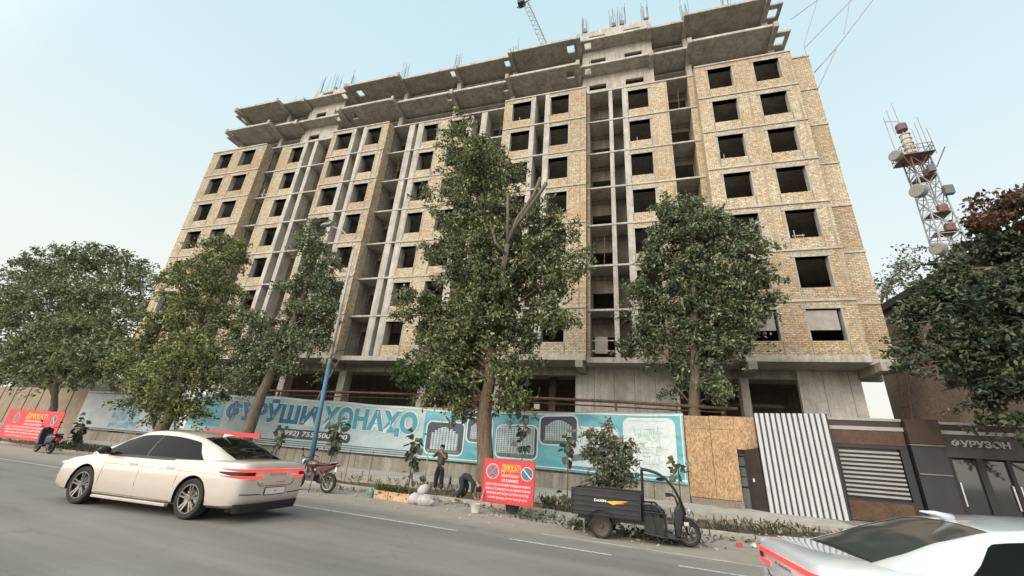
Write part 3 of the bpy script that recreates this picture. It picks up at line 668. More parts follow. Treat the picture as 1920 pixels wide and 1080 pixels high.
# ================================================================ kiosk / shop front on the right
KY = 18.9
ks = root('shop_front', 'low black and brown shop front with white stripes, slatted window and glass doors', 'shop', (9, KY, .1))
WOOD = mat('dark_stained_boards', (.085,.042,.022), .55, 0, .35, 2.5, 0, 12); BLK = mat('black_cladding', (.022,.022,.024), .45, .1, .25, 3); WST = mat('white_cladding_strip', (.34,.33,.32), .5, 0, .1, 3); BRN = mat('brown_black_cladding', (.045,.028,.022), .5, .1, .3, 3)
mb = MB(); mb.box(4.9, 20, KY+.25, 20.2, .05, 3.45); mb.build('body', BLK, ks)
mb = MB(); mb.box(4.9, 7.22, KY, KY+.24, .05, .88); mb.box(4.9, 5.2, KY, KY+.24, .885, 2.5); mb.box(7.0,7.22,KY,KY+.24,.885,2.5); mb.box(4.9,7.22,KY,KY+.24,2.505,2.62); mb.build('dark_surround', BLK, ks)
mb = MB(); mb.box(4.9, 7.22, KY, KY+.24, 2.63, 3.10); mb.build('wood_fascia', WOOD, ks); mb = MB(); mb.box(5.2,6.95,KY-.02,KY-.002,.2,.8); mb.build('wood_panel', WOOD, ks)
mb = MB(); mb.box(4.9, 7.24, KY-.03, KY+.24, 3.11, 3.24); mb.box(4.9, 7.24, KY-.03, KY+.24, 3.44, 3.53); mb.build('white_band', WST, ks)
mb = MB(); mb.box(4.9, 7.22, KY, KY+.24, 3.25, 3.43); mb.build('dark_band', BRN, ks)
lw = MB(); lw.box(5.21, 6.99, KY+.12, KY+.16, .89, 2.5); lw_o = lw.build('slatted_window', mat('window_dark', (.02,.015,.015), .3), ks)
for i in range(11):
    z_ = .95+i*.14; MB().box(5.24,6.96,KY+.02,KY+.1,z_,z_+.065).build('slat', WST, lw_o)
mb = MB(); mb.box(7.25, 8.15, KY-.25, KY+.24, 2.72, 3.52); mb.build('pier_head', BRN, ks, bevel=.01)
mb = MB(); mb.box(7.28, 8.15, KY-.15, KY+.24, .05, 2.66); mb.build('pier', mat('slate_cladding', (.028,.03,.034), .4, .1, .2, 2), ks)
for q in ((7.26, 8.16, KY-.2, KY+.24, 2.665, 2.71), (7.3,8.13,KY-.2,KY-.155,1.76,1.80)): MB().box(*q).build('trim_strip', mat('dull_brass_strip', (.22,.19,.165), .4, .5), ks)
mb = MB(); mb.box(8.17, 16, KY, KY+.24, 2.36, 3.08); mb.build('sign_fascia', mat('charcoal_fascia', (.06,.055,.052), .5, .1, .2, 2), ks)
mb = MB(); mb.box(8.17, 16, KY-.03, KY+.24, 3.085, 3.2); mb.box(8.17, 16, KY-.03, KY+.24, 3.40, 3.48); mb.build('white_band', WST, ks)
mb = MB(); mb.box(8.17, 16, KY, KY+.24, 3.205, 3.395); mb.build('dark_band', BRN, ks)
text_fit('shop_lettering', 'ФУРУЗОН', 8.42, 9.85, 2.69, 2.92, KY-.03, WST, ks, .03, 0, None, .02)
GLS = mat('shop_glass', (.03,.035,.037), .06, 0, .1, 1, spec=.9)
for a, b in ((8.32,8.92),(9.1,9.65),(9.75,10.4),(10.6,11.6)):
    o = MB().box(a, b, KY+.1, KY+.13, .2, 2.3).build('glass_door', GLS, ks); MB().box(a+.02 if a != 9.1 else b-.06, a+.06 if a != 9.1 else b-.02, KY+.03, KY+.06, .9, 1.6).build('door_handle', CHROME, o)
mb = MB()
for a, b in ((8.17,8.315),(8.925,9.095),(9.655,9.745),(10.405,10.595),(11.605,16)): mb.box(a, b, KY+.02, KY+.24, .05, 2.355)
mb.build('door_frame', BLK, ks)
# brown flat roofed house whose side wall runs back from the street, with a ladder
hb = root('brown_house', 'brown rendered house with an overhanging dark roof behind the dark tree', 'building', (17, 21, .1))
FP = [(12.1,32.3),(13.75,20.6),(27,21.6),(27,33)]
mb = MB(); mb.prism(FP, .1, 11.1, 'Z'); mb.build('wall', mat('brown_render', (.23,.175,.13), .9, 0, .25, .5, .2, 9), hb)
mb = MB(); mb.prism([(11.7,32.8),(13.35,20.1),(27.5,21.1),(27.5,33.5)], 11.102, 11.5, 'Z'); mb.build('roof', mat('dark_sheet_roof', (.05,.045,.042), .6, .3, .2, 1), hb)
mb = MB()
for yy in (23.2, 26.0): xx = 12.4-.144*(yy-30); mb.add([(xx-.02,yy,6),(xx-.02-.2,yy+1.4,6),(xx-.02-.2,yy+1.4,7.8),(xx-.02,yy,7.8)], [(0,1,2,3)])
mb.build('window', mat('window_dark', (.02,.015,.015), .3), hb)
mb = MB(); mb.add([(12.4-.144*(q-30)-.04,q,z_) for q, z_ in ((20.65,7.6),(32.2,7.6),(32.2,7.75),(20.65,7.75))], [(0,1,2,3)]); mb.build('ledge_line', mat('ledge_dirt', (.12,.09,.07), .9), hb)
ld = root('ladder', 'thin dark metal ladder leaning on the brown side wall', 'ladder', (11.6, 29.8, .1))
a0, a1, b0, b1 = Vector((11.3,30.5,.2)), Vector((12.2,30.3,8.6)), Vector((11.3,29.6,.2)), Vector((12.3,29.4,8.6))
MB().tube([a0,a1],.035,6).build('rail', STEEL, ld); MB().tube([b0,b1],.035,6).build('rail', STEEL, ld)
for i in range(6): t_ = .2+i*.14; MB().tube([a0.lerp(a1,t_), b0.lerp(b1,t_)],.022,6).build('rung', STEEL, ld)
# ================================================================ telecom tower
tw = root('telecom_tower', 'red and white lattice telecom tower with drum antennas beyond the roofs', 'tower', (32.2, 60, 0))
RED = mat('faded_red_paint', (.15,.085,.075), .6, .2, .3, 3); WHT = mat('tower_grey_white', (.32,.32,.32), .6, .3, .2, 3)
cx, cy, hw = 32.4, 60, 1.15
for lev in range(14):
    z0_ = 3.0*lev; z1_ = z0_+3; k0 = 1.75-.065*lev if lev < 12 else .97; k1 = 1.75-.065*(lev+1) if lev < 11 else .97
    mb = MB(); cs0 = [(cx+sx*k0, cy+sy*k0, z0_) for sx, sy in ((-1,-1),(1,-1),(1,1),(-1,1))]; cs1 = [(cx+sx*k1, cy+sy*k1, z1_) for sx, sy in ((-1,-1),(1,-1),(1,1),(-1,1))]
    for q in range(4):
        mb.bar(cs0[q], cs1[q], .13); mb.bar(cs0[q], cs0[(q+1)%4], .08); mid = [(a+b)/2 for a, b in zip(cs0[q], cs1[q])]; mid2 = [(a+b)/2 for a, b in zip(cs0[(q+1)%4], cs1[(q+1)%4])]
        mb.bar(mid, mid2, .07)
        mb.bar(cs0[q], cs1[(q+1)%4], .075); mb.bar(cs0[(q+1)%4], cs1[q], .075)
    mb.bar((cx+.2,cy,z0_),(cx+.2,cy,z1_),.1); mb.bar((cx+.5,cy,z0_),(cx+.5,cy,z1_),.06)
    mb.build('lattice_section', RED if lev in (0,2,4,13) else WHT, tw)
for z_ in (33.0, 27.5, 38.5, 30.3): mb = MB(); mb.box(cx-1.0,cx+1.1,cy-.8,cy+.8,z_,z_+.12); mb.box(cx-.2,cx+.7,cy-1.2,cy-.7,z_,z_+.9); mb.build('service_platform', RED, tw)
mb = MB(); mb.box(cx-1.9,cx+1.5,cy-1.5,cy+1.5,41.9,42.0)
for q in range(24):
    a = q*2*pi/24; px = cx-.2+1.65*max(-1,min(1,1.4*cos(a))); py = cy+1.45*max(-1,min(1,1.4*sin(a))); mb.bar((px,py,42.1),(px,py,43.3),.05)
for z_ in (42.7,43.3):
    for (a,b) in (((cx-1.85,cy-1.45),(cx+1.45,cy-1.45)),((cx+1.45,cy-1.45),(cx+1.45,cy+1.45)),((cx+1.45,cy+1.45),(cx-1.85,cy+1.45)),((cx-1.85,cy+1.45),(cx-1.85,cy-1.45))): mb.bar((*a,z_),(*b,z_),.06)
mb.bar((cx-1.1,cy-1.1,39.5),(cx-2.2,cy-1.9,41.9),.1); mb.bar((cx+1.1,cy-1.1,39.5),(cx+2.2,cy-1.9,41.9),.1)
mb.build('top_platform', RED, tw)
mb = MB(); mb.tube([(cx-.2,cy,42),(cx-.25,cy,46.2)], .52, 10); mb.build('antenna_cylinder', mat('antenna_cream', (.45,.42,.34), .6), tw, auto=True)
mb = MB()
for z_ in (42.8,43.6,44.4,45.2,46.0): mb.tube([(cx-.22,cy,z_),(cx-.22,cy,z_+.14)], .62, 10)
mb.tube([(cx-.25,cy,46.2),(cx-.3,cy,48.6)], .1, 6); mb.tube([(cx-.3,cy,48),(cx-.35,cy,52.0)], .06, 6)
for dx, h0, h1 in ((-2.0,42,49.4),(-1.4,46,50.6),(1.0,42,47.6),(1.5,42,48.4),(2.0,42,46.4),(.5,43,46.6)): mb.tube([(cx+dx,cy-.5,h0),(cx+dx-.05,cy-.5,h1)], .05, 5)
mb.bar((cx-2,cy-.5,48.6),(cx-.3,cy,48.6),.06); mb.build('mast', WHT, tw)
mb = MB(); mb.tube([(cx-.28,cy,46.9),(cx-.28,cy,47.9)], .62, 10); mb.build('lamp_housing', RED, tw, auto=True)
DRUM = mat('antenna_drum_grey', (.24,.225,.20), .6, 0, .1, 2)
for x_, z_, r_, yy in ((-2.5,42.1,.7,-1.2),(-1.75,36.0,.85,-1.6),(-2.0,27.6,.75,-1.8)):
    d_ = Vector((-.8,-.55,-.05)).normalized(); c_ = Vector((cx+x_, cy+yy, z_))
    MB().tube([c_-d_*.45, c_+d_*.35, c_+d_*.42], [r_,r_,r_*.9], 20).build('drum_antenna', DRUM, tw, auto=True)
for x_, z_, r_ in ((2.6,31.0,1.05),(3.2,27.6,.8)):
    d_ = Vector((.8,-.25,.0)).normalized(); c_ = Vector((cx+x_, cy-.6, z_)); MB().tube([c_-d_*.5, c_+d_*.3], [r_*.65,r_], 20).build('dish_antenna', mat('dark_dish', (.10,.11,.12), .5), tw, auto=True)
for q in ((cx+.6,cx+1.5,cy-1.9,cy-1.3,35.0,36.2), (cx-.1,cx+.6,cy-1.9,cy-1.4,38.6,39.6)): MB().box(*q).build('radio_unit', mat('dark_dish', (.10,.11,.12)), tw)
# ================================================================ crane jib behind the roof
cj = root('tower_crane', 'lattice jib of a tower crane rising behind the roof of the block', 'crane', (-8, 60, 0))
mb = MB(); A, Bp = Vector((-10,60,50)), Vector((-29.5,60,111)); d = (Bp-A); n = 34; up = d.normalized().cross(Vector((0,1,0))).normalized()
for i in range(n):
    p, q = A+d*(i/n), A+d*((i+1)/n)
    for s_ in (0, 1, 2):
        o_ = [up*.75, up*-.5+Vector((0,.7,0)), up*-.5-Vector((0,.7,0))][s_]; mb.bar(p+o_, q+o_, .16)
        o2 = [up*.75, up*-.5+Vector((0,.7,0)), up*-.5-Vector((0,.7,0))][(s_+1)%3]; mb.bar(p+o_, q+o2, .08)
mb.build('jib', mat('crane_grey_paint', (.22,.20,.20), .6, .3), cj)
mb = MB(); c_ = A+d*.885; mb.box(c_.x-1.9,c_.x-.3,c_.y-1,c_.y+.6,c_.z-.6,c_.z+.5); mb.bar((c_.x-2.3,c_.y,c_.z-.9),(c_.x+1.6,c_.y,c_.z+.9),.22); mb.build('trolley', mat('crane_dark', (.06,.05,.06), .6), cj)
mb = MB(); mb.box(-11,-9,59,61,0,50); mb.build('tower_mast', mat('crane_grey_paint', (.22,.20,.20)), cj)
# far row of roofs and trees left and right beyond the street
def far_house(x, y, w_, d_, h_, col, label):
    r_ = root('house', label, 'building', (x+w_/2, y, -.2)); MB().box(x, x+w_, y, y+d_, -.2, h_).build('wall', mat('far_wall_%d' % int(x), col, .9), r_)
    MB().prism([(x-.4,h_),(x+w_+.4,h_),(x+w_/2,h_+w_*.2)], y-.4, y+d_+.4, 'Y').build('roof', mat('dark_sheet_roof', (.05,.045,.042)), r_)
far_house(-92, 30, 16, 10, 5, (.35,.3,.26), 'pale low house far down the street at the left edge')
# ================================================================ trees
BARK = bark_mat('dusty_bark', (.145,.115,.085)); BARK_R = bark_mat('central_bark', (.165,.115,.08))
LF = {'poplar': leaf_mat('leaf_central', (.03,.045,.018), (.125,.158,.066), (.27,.30,.14), (.44,.44,.32)),
      'ash': leaf_mat('leaf_right', (.028,.046,.024), (.12,.158,.08), (.27,.315,.175), (.44,.46,.36)),
      'light': leaf_mat('leaf_light', (.04,.055,.02), (.15,.182,.066), (.33,.355,.145), (.44,.44,.27)),
      'light2': leaf_mat('leaf_left', (.032,.05,.025), (.115,.152,.072), (.25,.28,.13), (.36,.37,.25)),
      'dark': leaf_mat('leaf_dark', (.016,.028,.018), (.058,.082,.05), (.13,.16,.105)),
      'fresh': leaf_mat('leaf_fresh', (.035,.07,.02), (.07,.13,.035), (.12,.19,.06)),
      'dusty': leaf_mat('leaf_dusty', (.05,.062,.04), (.12,.135,.09), (.24,.25,.19), (.42,.42,.36)),
      'red': leaf_mat('leaf_reddish', (.05,.022,.014), (.10,.045,.028), (.17,.085,.05))}
def leaves(name, pts, nrm_bias, size, m, parent, seed=1, aspect=.55, droop=.3):
    "one mesh of small folded leaves at pts"
    g_ = np.random.default_rng(seed); n = len(pts); pts = np.asarray(pts)
    d = g_.normal(size=(n,3)); d[:,2] -= droop; d /= np.linalg.norm(d, axis=1)[:,None]
    u = g_.normal(size=(n,3)); u[:,2] += nrm_bias; s_ = np.cross(d, u); s_ /= np.linalg.norm(s_, axis=1)[:,None]; nn = np.cross(s_, d)
    L = (size*g_.uniform(.65,1.3,n))[:,None]; W = L*aspect/2
    v = np.empty((n,6,3))
    v[:,0] = pts; v[:,1] = pts+d*L*.38+s_*W+nn*W*.45; v[:,2] = pts+d*L*.78+s_*W*.62+nn*W*.2; v[:,3] = pts+d*L-nn*L*.1; v[:,4] = pts+d*L*.78-s_*W*.62+nn*W*.2; v[:,5] = pts+d*L*.38-s_*W+nn*W*.45
    me = bpy.data.meshes.new(name); me.vertices.add(n*6); me.vertices.foreach_set('co', v.ravel())
    idx = np.arange(n)[:,None]*6+np.array([[0,1,2,3,0,3,4,5]]); me.loops.add(n*8); me.loops.foreach_set('vertex_index', idx.ravel())
    me.polygons.add(n*2); me.polygons.foreach_set('loop_start', np.arange(n*2)*4); me.update(calc_edges=True); me.validate()
    return link(name, me, m, parent)
def crown_pts(blobs, y0, depth, n_clump, per, seed, spread=.34, ymul=1.5, hang=0):
    "leaf points strung along short curved sprays that leave each bough outward and droop at the tip"
    g_ = np.random.default_rng(seed); P = []; B = []
    wts = np.array([b[2]*b[3] for b in blobs]); wts = wts/wts.sum()
    for (x, z, rx, rz), w_ in zip(blobs, wts):
        k = max(3, int(round(n_clump*w_))); cyo = g_.uniform(-1, 1)*depth; f_ = g_.uniform(.62, 1.0)
        for _ in range(k):
            q = g_.normal(size=3); q /= np.linalg.norm(q); r_ = g_.uniform(.25, 1.0)**.5*f_
            c = np.array([x+q[0]*rx*r_, y0+cyo*.6+q[1]*max(rx, rz)*ymul*r_, z+q[2]*rz*r_]); B.append(c)
            d = q*np.array([1,1,.6])+np.array([0,0,.35])+g_.normal(size=3)*.35; d /= np.linalg.norm(d); L = spread*g_.uniform(1.2, 3.4)
            m_ = int(per*g_.uniform(.4,1.5)); t_ = g_.uniform(-.35, 1, m_)[:,None]
            P.append(c+d*L*t_-np.array([0,0,1])*L*.45*np.maximum(t_,0)**2+g_.normal(size=(m_,3))*spread*np.array([.42,.42,.32])*(1.15-.5*t_))
    return np.concatenate(P), B
def tree(name, label, trunk, blobs, y0, leaf, n_clump, per, size, seed, depth=.8, spread=.3, bark=BARK, trunk_r=.3, group='street trees in front of the block', ymul=1.5, extra=None, twigs=60, cat='tree', droop=.3, aspect=.55, branch_r=.07):
    r_ = root(name, label, cat, trunk[0], group=group)
    mb = MB(); n = len(trunk); rs = [trunk_r*(1-.72*i/(n-1)) for i in range(n)]; rs[0] *= 1.25
    # soften the trunk line
    pts = []; rr_ = []
    for i in range(n-1):
        for k in range(4):
            t_ = k/4; a, b = Vector(trunk[i]), Vector(trunk[i+1]); pts.append(a.lerp(b, t_)+Vector((rnd.uniform(-.03,.03), rnd.uniform(-.03,.03), 0))); rr_.append(rs[i]+(rs[i+1]-rs[i])*t_+rnd.uniform(-.015,.02)*(trunk_r/.3))
    pts.append(Vector(trunk[-1])); rr_.append(rs[-1]); mb.tube(pts, rr_, 12)
    mb.build('trunk', bark, r_, smooth=True)
    P, B = crown_pts(blobs, y0, depth, n_clump, per, seed, spread, ymul)
    lb = MB(); rl = random.Random(seed); tr = [Vector(p) for p in trunk]
    for (x, z, rx, rz) in blobs:
        tgt = Vector((x, y0+rl.uniform(-.5,.5)*depth, z)); cand = [p for p in pts if p.z < z-.2] or [pts[len(pts)//2]]
        st = min(cand, key=lambda p: (p-tgt).length+.3*abs((p.z-z)+max(.6,abs(p.x-x)*.6))); md = st.lerp(tgt, .5)+Vector((rl.uniform(-.15,.15), rl.uniform(-.15,.15), .12*(tgt-st).length))
        r0 = branch_r*min(1.6, .5+max(rx, rz)*.6); lb.tube([st, md, tgt], [r0, r0*.7, r0*.3], 6)
    for c in rl.sample(B, min(twigs, len(B))):
        c = Vector(c); bl = min(blobs, key=lambda b: (b[0]-c.x)**2+(b[1]-c.z)**2); lb.tube([Vector((bl[0], y0, bl[1]-.1)), c], [branch_r*.35, branch_r*.12], 4, False)
    lb.build('limbs', bark, r_, smooth=True)
    o = leaves('crown', P, .8, size, leaf, r_, seed, aspect, droop)
    if extra: extra(r_)
    return r_
CENTRAL = [(-9.6,17.3,.65,.8),(-9.5,15.7,1.1,1.3),(-8.7,16.3,.6,.8),(-7.9,14.5,1.2,1.4),(-9.2,14.1,.92,1.03),(-6.7,13.6,.8,1.0),(-8.1,12.5,1.1,1.4),(-6.6,11.6,.8,1.1),(-5.0,11.3,.6,.75),(-8.6,10.8,1.1,1.2),(-6.8,10.0,1.1,1.2),(-5.0,10.0,1.0,1.2),(-4.0,10.1,.6,.8),(-8.1,8.8,1.31,1.37),(-6.4,8.1,1.47,1.59),(-4.7,8.2,1.16,1.28),(-3.5,8.8,.65,.74),(-3.2,8.1,.42,.46),(-9.5,8.0,.93,.91),(-10.4,7.3,.84,.8),(-11.1,6.8,.58,.52),(-10.1,6.7,.82,.77),(-9.0,6.5,1.09,1.04),(-7.5,6.5,1.33,1.34),(-5.8,6.5,1.16,1.21),(-4.4,6.6,.81,.86),(-3.6,6.3,.45,.47),(-8.5,5.2,1.04,.97),(-7.5,5.2,.7,.8),(-5.7,5.1,.78,.78),(-8.0,4.1,.95,.87),(-8.7,3.4,.54,.46),(-7.9,3.0,.62,.55),(-5.9,4.0,.55,.6),(-5.8,3.3,.5,.5),(-10.3,9.9,.5,.35),(-10.8,12.9,.35,.6),(-7.4,7.4,.9,1.0),(-6.3,6.0,.8,.7),(-7.3,9.6,1,1),(-6.9,11.2,.9,.9),(-7.4,5.9,.5,.5),(-8.3,4.6,.9,.9),(-8.1,3.6,.7,.7),(-7.7,3.4,.45,.7),(-6.0,4.4,.5,.8),(-5.9,3.5,.4,.6),(-9.2,5.6,.8,.8),(-7.9,14,.9,1.1),(-9.1,12.6,.7,.9),(-9.3,11.4,.5,.8),(-9.1,9.4,.8,.9),(-6.0,9.0,.9,1)]
RIGHT = [(.5,14.2,.74,.95),(1.5,13.7,.95,1.26),(2.5,13.2,.8,1.05),(.1,12.9,.99,1.25),(1.6,12,1.17,1.51),(3.3,11.8,.96,1.27),(4,11.9,.5,.65),(-.5,11.4,.86,1.04),(.7,10.3,1.17,1.44),(2.4,9.9,1.18,1.5),(3.7,10,.91,1.18),(4.2,8.9,.46,.59),(-1.4,9.8,.73,.85),(-.7,9,.95,1.11),(.8,8.3,1.12,1.35),(2.4,8.2,1.05,1.3),(3.7,8.2,.58,.73),(-1.8,7.9,.56,.62),(-2.1,6.8,.41,.44),(-.8,7,.87,.99),(.9,6.7,.95,1.11),(2.2,6.7,.71,.84),(3.1,7.2,.47,.55),(.3,5.5,.45,.5),(1.6,5.2,.6,.7),(1.7,4.4,.43,.47),(-.1,4.8,.3,.35)]
TREE2 = [(-18.5,12.7,.6,.61),(-18.2,11.3,1.1,1.08),(-16.7,10.4,.5,.5),(-18.1,9.8,1.3,1.23),(-16.7,9,.95,.9),(-18.6,8.8,1,.91),(-17,7.6,1.4,1.22),(-18.6,7.4,1.2,.98),(-15.8,7.5,.6,.55),(-20.1,6.9,1,.8),(-20.6,6.2,1.3,1),(-18.6,6,1.3,1.05),(-16.8,5.9,1.1,.9),(-21.6,5.6,1,.78),(-19.3,4.8,1.4,1.1),(-17.5,4.8,.85,.65),(-21.4,4.3,.97,.68),(-19.9,4,1,.8),(-15.9,5.9,.5,.44),(-22.5,4.7,.6,.47),(-21.2,3.1,.5,.37)]
TREE1 = [(-26.6,12.9,1.0,.86),(-28.1,12.3,1.4,1.1),(-25.3,11.5,1.2,.97),(-28.8,11.3,1.4,1.0),(-26.2,10.2,2,1.5),(-29.2,10.1,1.3,1),(-24.3,9.4,1,.8),(-29.7,9.1,1.5,1.1),(-26.6,8.2,2.2,1.6),(-24,7.7,1.4,1.1),(-29.8,7.5,1.7,1.2),(-30.5,6.1,1.4,.92),(-27.2,5.9,2.4,1.7),(-24.4,5.8,2,1.4),(-30.6,4.6,1.3,.87),(-28.1,4,2.2,1.4),(-25,3.7,2.2,1.5),(-23.2,4.3,1.2,.9),(-29.9,3.1,1.3,.8),(-27,2.4,1.6,1),(-24.3,2.5,1.6,1),(-22.9,2.4,.8,.5)]
LEFTBACK = [(-61,19.4,3.0,2.0),(-67.3,20.1,3.6,2.3),(-73.6,20.1,4,2.5),(-78,19,4.3,2.6),(-55.2,17.2,2.2,1.5),(-54,14.2,3.5,2.4),(-60.5,14.8,5,3.3),(-67.9,15.3,5.2,3.2),(-75.5,15.2,5.3,3),(-80.7,14.8,5.1,2.8),(-49.6,11.9,1.4,1),(-53.2,10.7,3.5,2.3),(-58.9,10.3,4,2.4),(-65.8,10.6,4.2,2.4),(-73.6,10.9,5,2.8),(-57,6.5,4,2.5),(-66,6.5,5,2.6),(-76,6.5,5,2.6),(-50.5,6.5,3,2.2)]
LEFTFRONT = [(-45.6,7.4,2.1,1.2),(-41.8,7.6,2,1.2),(-37.1,6.1,1.7,1),(-43.9,5.7,2.3,1.3),(-40.1,5.8,2.1,1.2),(-47.9,6,2.2,1.2),(-36.6,4.9,1.4,.87),(-34.1,5.6,1.2,.73),(-41.2,4.4,1.2,.6),(-46.1,4.9,1.6,.8),(-33.2,4.4,1,.6),(-47,8.6,2,1)]
RDARK = [(10.3,9.9,.5,.5),(11.2,9.9,.6,.5),(9.9,8.9,.6,.8),(10.8,8.8,.8,.85),(8.9,8.1,.45,.58),(8.3,7.6,.45,.57),(7.6,6.9,.45,.56),(7.25,6.25,.35,.44),(8.4,6.9,.65,.82),(9.3,7.1,.75,1),(10.2,7.1,.8,.9),(11.5,7.6,1.2,1.3),(7.4,5.8,.4,.46),(8.2,5.8,.6,.81),(9,5.6,.7,.93),(9.9,5.6,.8,.8),(11.3,5.8,1,1),(8.3,4.8,.36,.42),(8.9,4.5,.5,.65),(9.6,4.3,.7,.65),(8.95,3.45,.3,.4),(9.5,3.1,.45,.4),(10.4,3.9,.7,.7),(7.1,5.0,.25,.4),(7.9,4.9,.3,.4),(9.8,2.6,.4,.35),(8.5,3.9,.3,.35)]
TREE1 = [(x+(.35 if x < -28 else -.3 if x > -25 else 0), z, a*.8, b*.85) for x, z, a, b in TREE1]
TREE2 = [(x, z, a*.82, b*.85) for x, z, a, b in TREE2]
RIGHT = [(x, z, a*.9, b*.9) for x, z, a, b in RIGHT]
def bare(r_):
    lim = MB()
    for pts_, rr_ in (([(-6.75,14.3,6.5),(-6.2,13.6,8.1),(-5.85,13.1,9.2)],[.13,.12,.10]),([(-5.85,13.1,9.2),(-5.4,12.9,10.2),(-4.75,12.8,11.1),(-4.5,12.8,11.9)],[.095,.085,.075,.07]),([(-5.7,13.0,9.6),(-5.1,12.9,10.4),(-4.4,12.8,11.3),(-4.25,12.8,11.6)],[.08,.075,.075,.08]),
                     ([(-5.85,13.1,9.2),(-5.85,12.9,10.2),(-5.9,12.8,11.4)],[.07,.06,.045]),([(-5.95,13.2,8.8),(-6.3,12.9,9.2),(-6.6,12.8,10.2)],[.07,.05,.03])):
        lim.tube(pts_, rr_, 8)
    lim.build('pruned_limb', bark_mat('grey_pruned_bark', (.15,.13,.10)), r_, smooth=True)
tree('pollarded_tree', 'tallest street tree, thick swollen trunk, pruned bare limbs, right behind the tilted warning board', [(-6.45,14.5,-.1),(-6.6,14.5,.9),(-6.85,14.5,2.3),(-6.85,14.5,3.0),(-6.75,14.5,4.4),(-6.9,14.5,7.0),(-7.6,14.5,10.5),(-8.6,14.5,14),(-9.3,14.5,16.6)],
     CENTRAL, 14.4, LF['poplar'], 1150, 58, .145, 11, .8, .25, BARK_R, .34, extra=bare, ymul=1.2)
# kn = MB(); kn.ico((-6.9,14.35,2.35), .55, 3, (1,.85,.75), .06, 3); kn.ico((-7.25,14.4,2.6),.3,2,(1,1,1),.08,4); kn.ico((-6.5,14.3,2.65),.28,2,(1,1,1),.08,5); kn.build('trunk_swelling', BARK_R, bpy.data.objects['pollarded_tree'], smooth=True)
tree('street_tree', 'rounded grey green tree standing behind the hoarding right of the tall pollarded tree', [(.6,20.5,.1),(.65,20.5,3.9),(.95,20.5,7),(1.2,20.5,10),(1.3,20.5,13)], RIGHT, 20.5, LF['ash'], 680, 58, .175, 12, .9, .31, BARK, .3, ymul=1.15)
tree('street_tree', 'uneven narrow tree with a leaning trunk before the blue lettering', [(-19.3,14.5,-.1),(-19.2,14.5,1.5),(-19.0,14.5,3.3),(-18.6,14.5,5.5),(-18.0,14.5,8),(-18.2,14.5,11)], TREE2, 14.5, LF['ash'], 560, 56, .14, 13, .7, .24, BARK, .33, ymul=1.1)
tree('street_tree', 'broad light green tree filling the space between grey banner and blue banner', [(-26,14.5,-.1),(-25.6,14.5,1.8),(-25.6,14.5,4.5),(-26.2,14.5,9),(-26.8,14.5,12)], TREE1, 14.6, LF['light'], 640, 60, .165, 14, 1.2, .31, BARK, .33, ymul=.9)
tree('street_tree', 'small low tree behind the left warning board, nearest the left edge', [(-42.6,16.5,-.1),(-41.9,16.2,2.2),(-41.4,15.5,3.8),(-41.2,15,6)], LEFTFRONT, 15.4, LF['light2'], 330, 46, .26, 15, 1, .4, BARK, .3, ymul=.8)
tree('background_tree', 'large billowing tree beyond the hoarding at the far left', [(-61,30,-.1),(-61,28,5),(-62,26,10),(-63,24,17)], LEFTBACK, 22.5, LF['light2'], 800, 50, .34, 16, 2, .66, BARK, .6, ymul=.7, group='trees beyond the hoarding')
tree('shade_tree', 'dark dense tree hanging over the shop front at the right edge', [(11.9,16.5,-.1),(11.8,16.5,2.5),(11.2,16.5,5),(10.8,16.5,8.5)], RDARK, 16.5, LF['dark'], 620, 50, .16, 17, .6, .21, BARK, .3, ymul=1.5,
     extra=lambda r_: leaves('reddish_foliage', crown_pts([(10.2,10.1,.65,.35),(11.1,10.2,.8,.4),(9.8,9.4,.5,.3),(10.9,9.3,.8,.3)], 15.9, .3, 90, 26, 5, .2)[0], .8, .14, LF['red'], r_, 6))
tree('young_tree', 'small fresh green feathery tree rising behind the hoarding left of the tall pollarded tree', [(-14.3,20.4,.15),(-14.3,20.4,2.8),(-14.2,20.4,4.8),(-14.1,20.4,6.2)], [(-14.9,5.8,.8,.7),(-13.9,6.4,.6,.55),(-13.2,5.2,.75,.7),(-14.7,4.7,.6,.5),(-15.6,5.3,.35,.3),(-14.0,5.3,.7,.6)], 20.4, LF['fresh'], 130, 30, .17, 18, .5, .24, BARK, .1, group='trees beyond the hoarding', branch_r=.03, twigs=20)
tree('young_tree', 'thin half bare sapling behind the hoarding between lamp post and leaning trunk', [(-21.5,20.2,.15),(-21.4,20.2,3.5),(-20.9,20.2,5.0),(-20.2,20.2,6.6)], [(-21.6,5.0,.3,.3),(-20.6,5.9,.25,.2)], 20.2, LF['ash'], 12, 14, .14, 19, .3, .25, bark_mat('pale_bark', (.27,.24,.19)), .1, group='trees beyond the hoarding', branch_r=.05, twigs=10)
tree('street_tree', 'pale thin twigged tree top showing beyond the right corner of the block', [(16.5,40,0),(16.3,40,8),(16.2,40,15)], [(15.9,15.6,1.6,1.4),(17.2,17,1.5,1.3),(18.5,18.5,1.4,1.2)], 40, LF['dusty'], 70, 16, .25, 20, .8, .5, bark_mat('pale_bark2', (.3,.27,.22)), .2, group='trees beyond the hoarding', branch_r=.06)
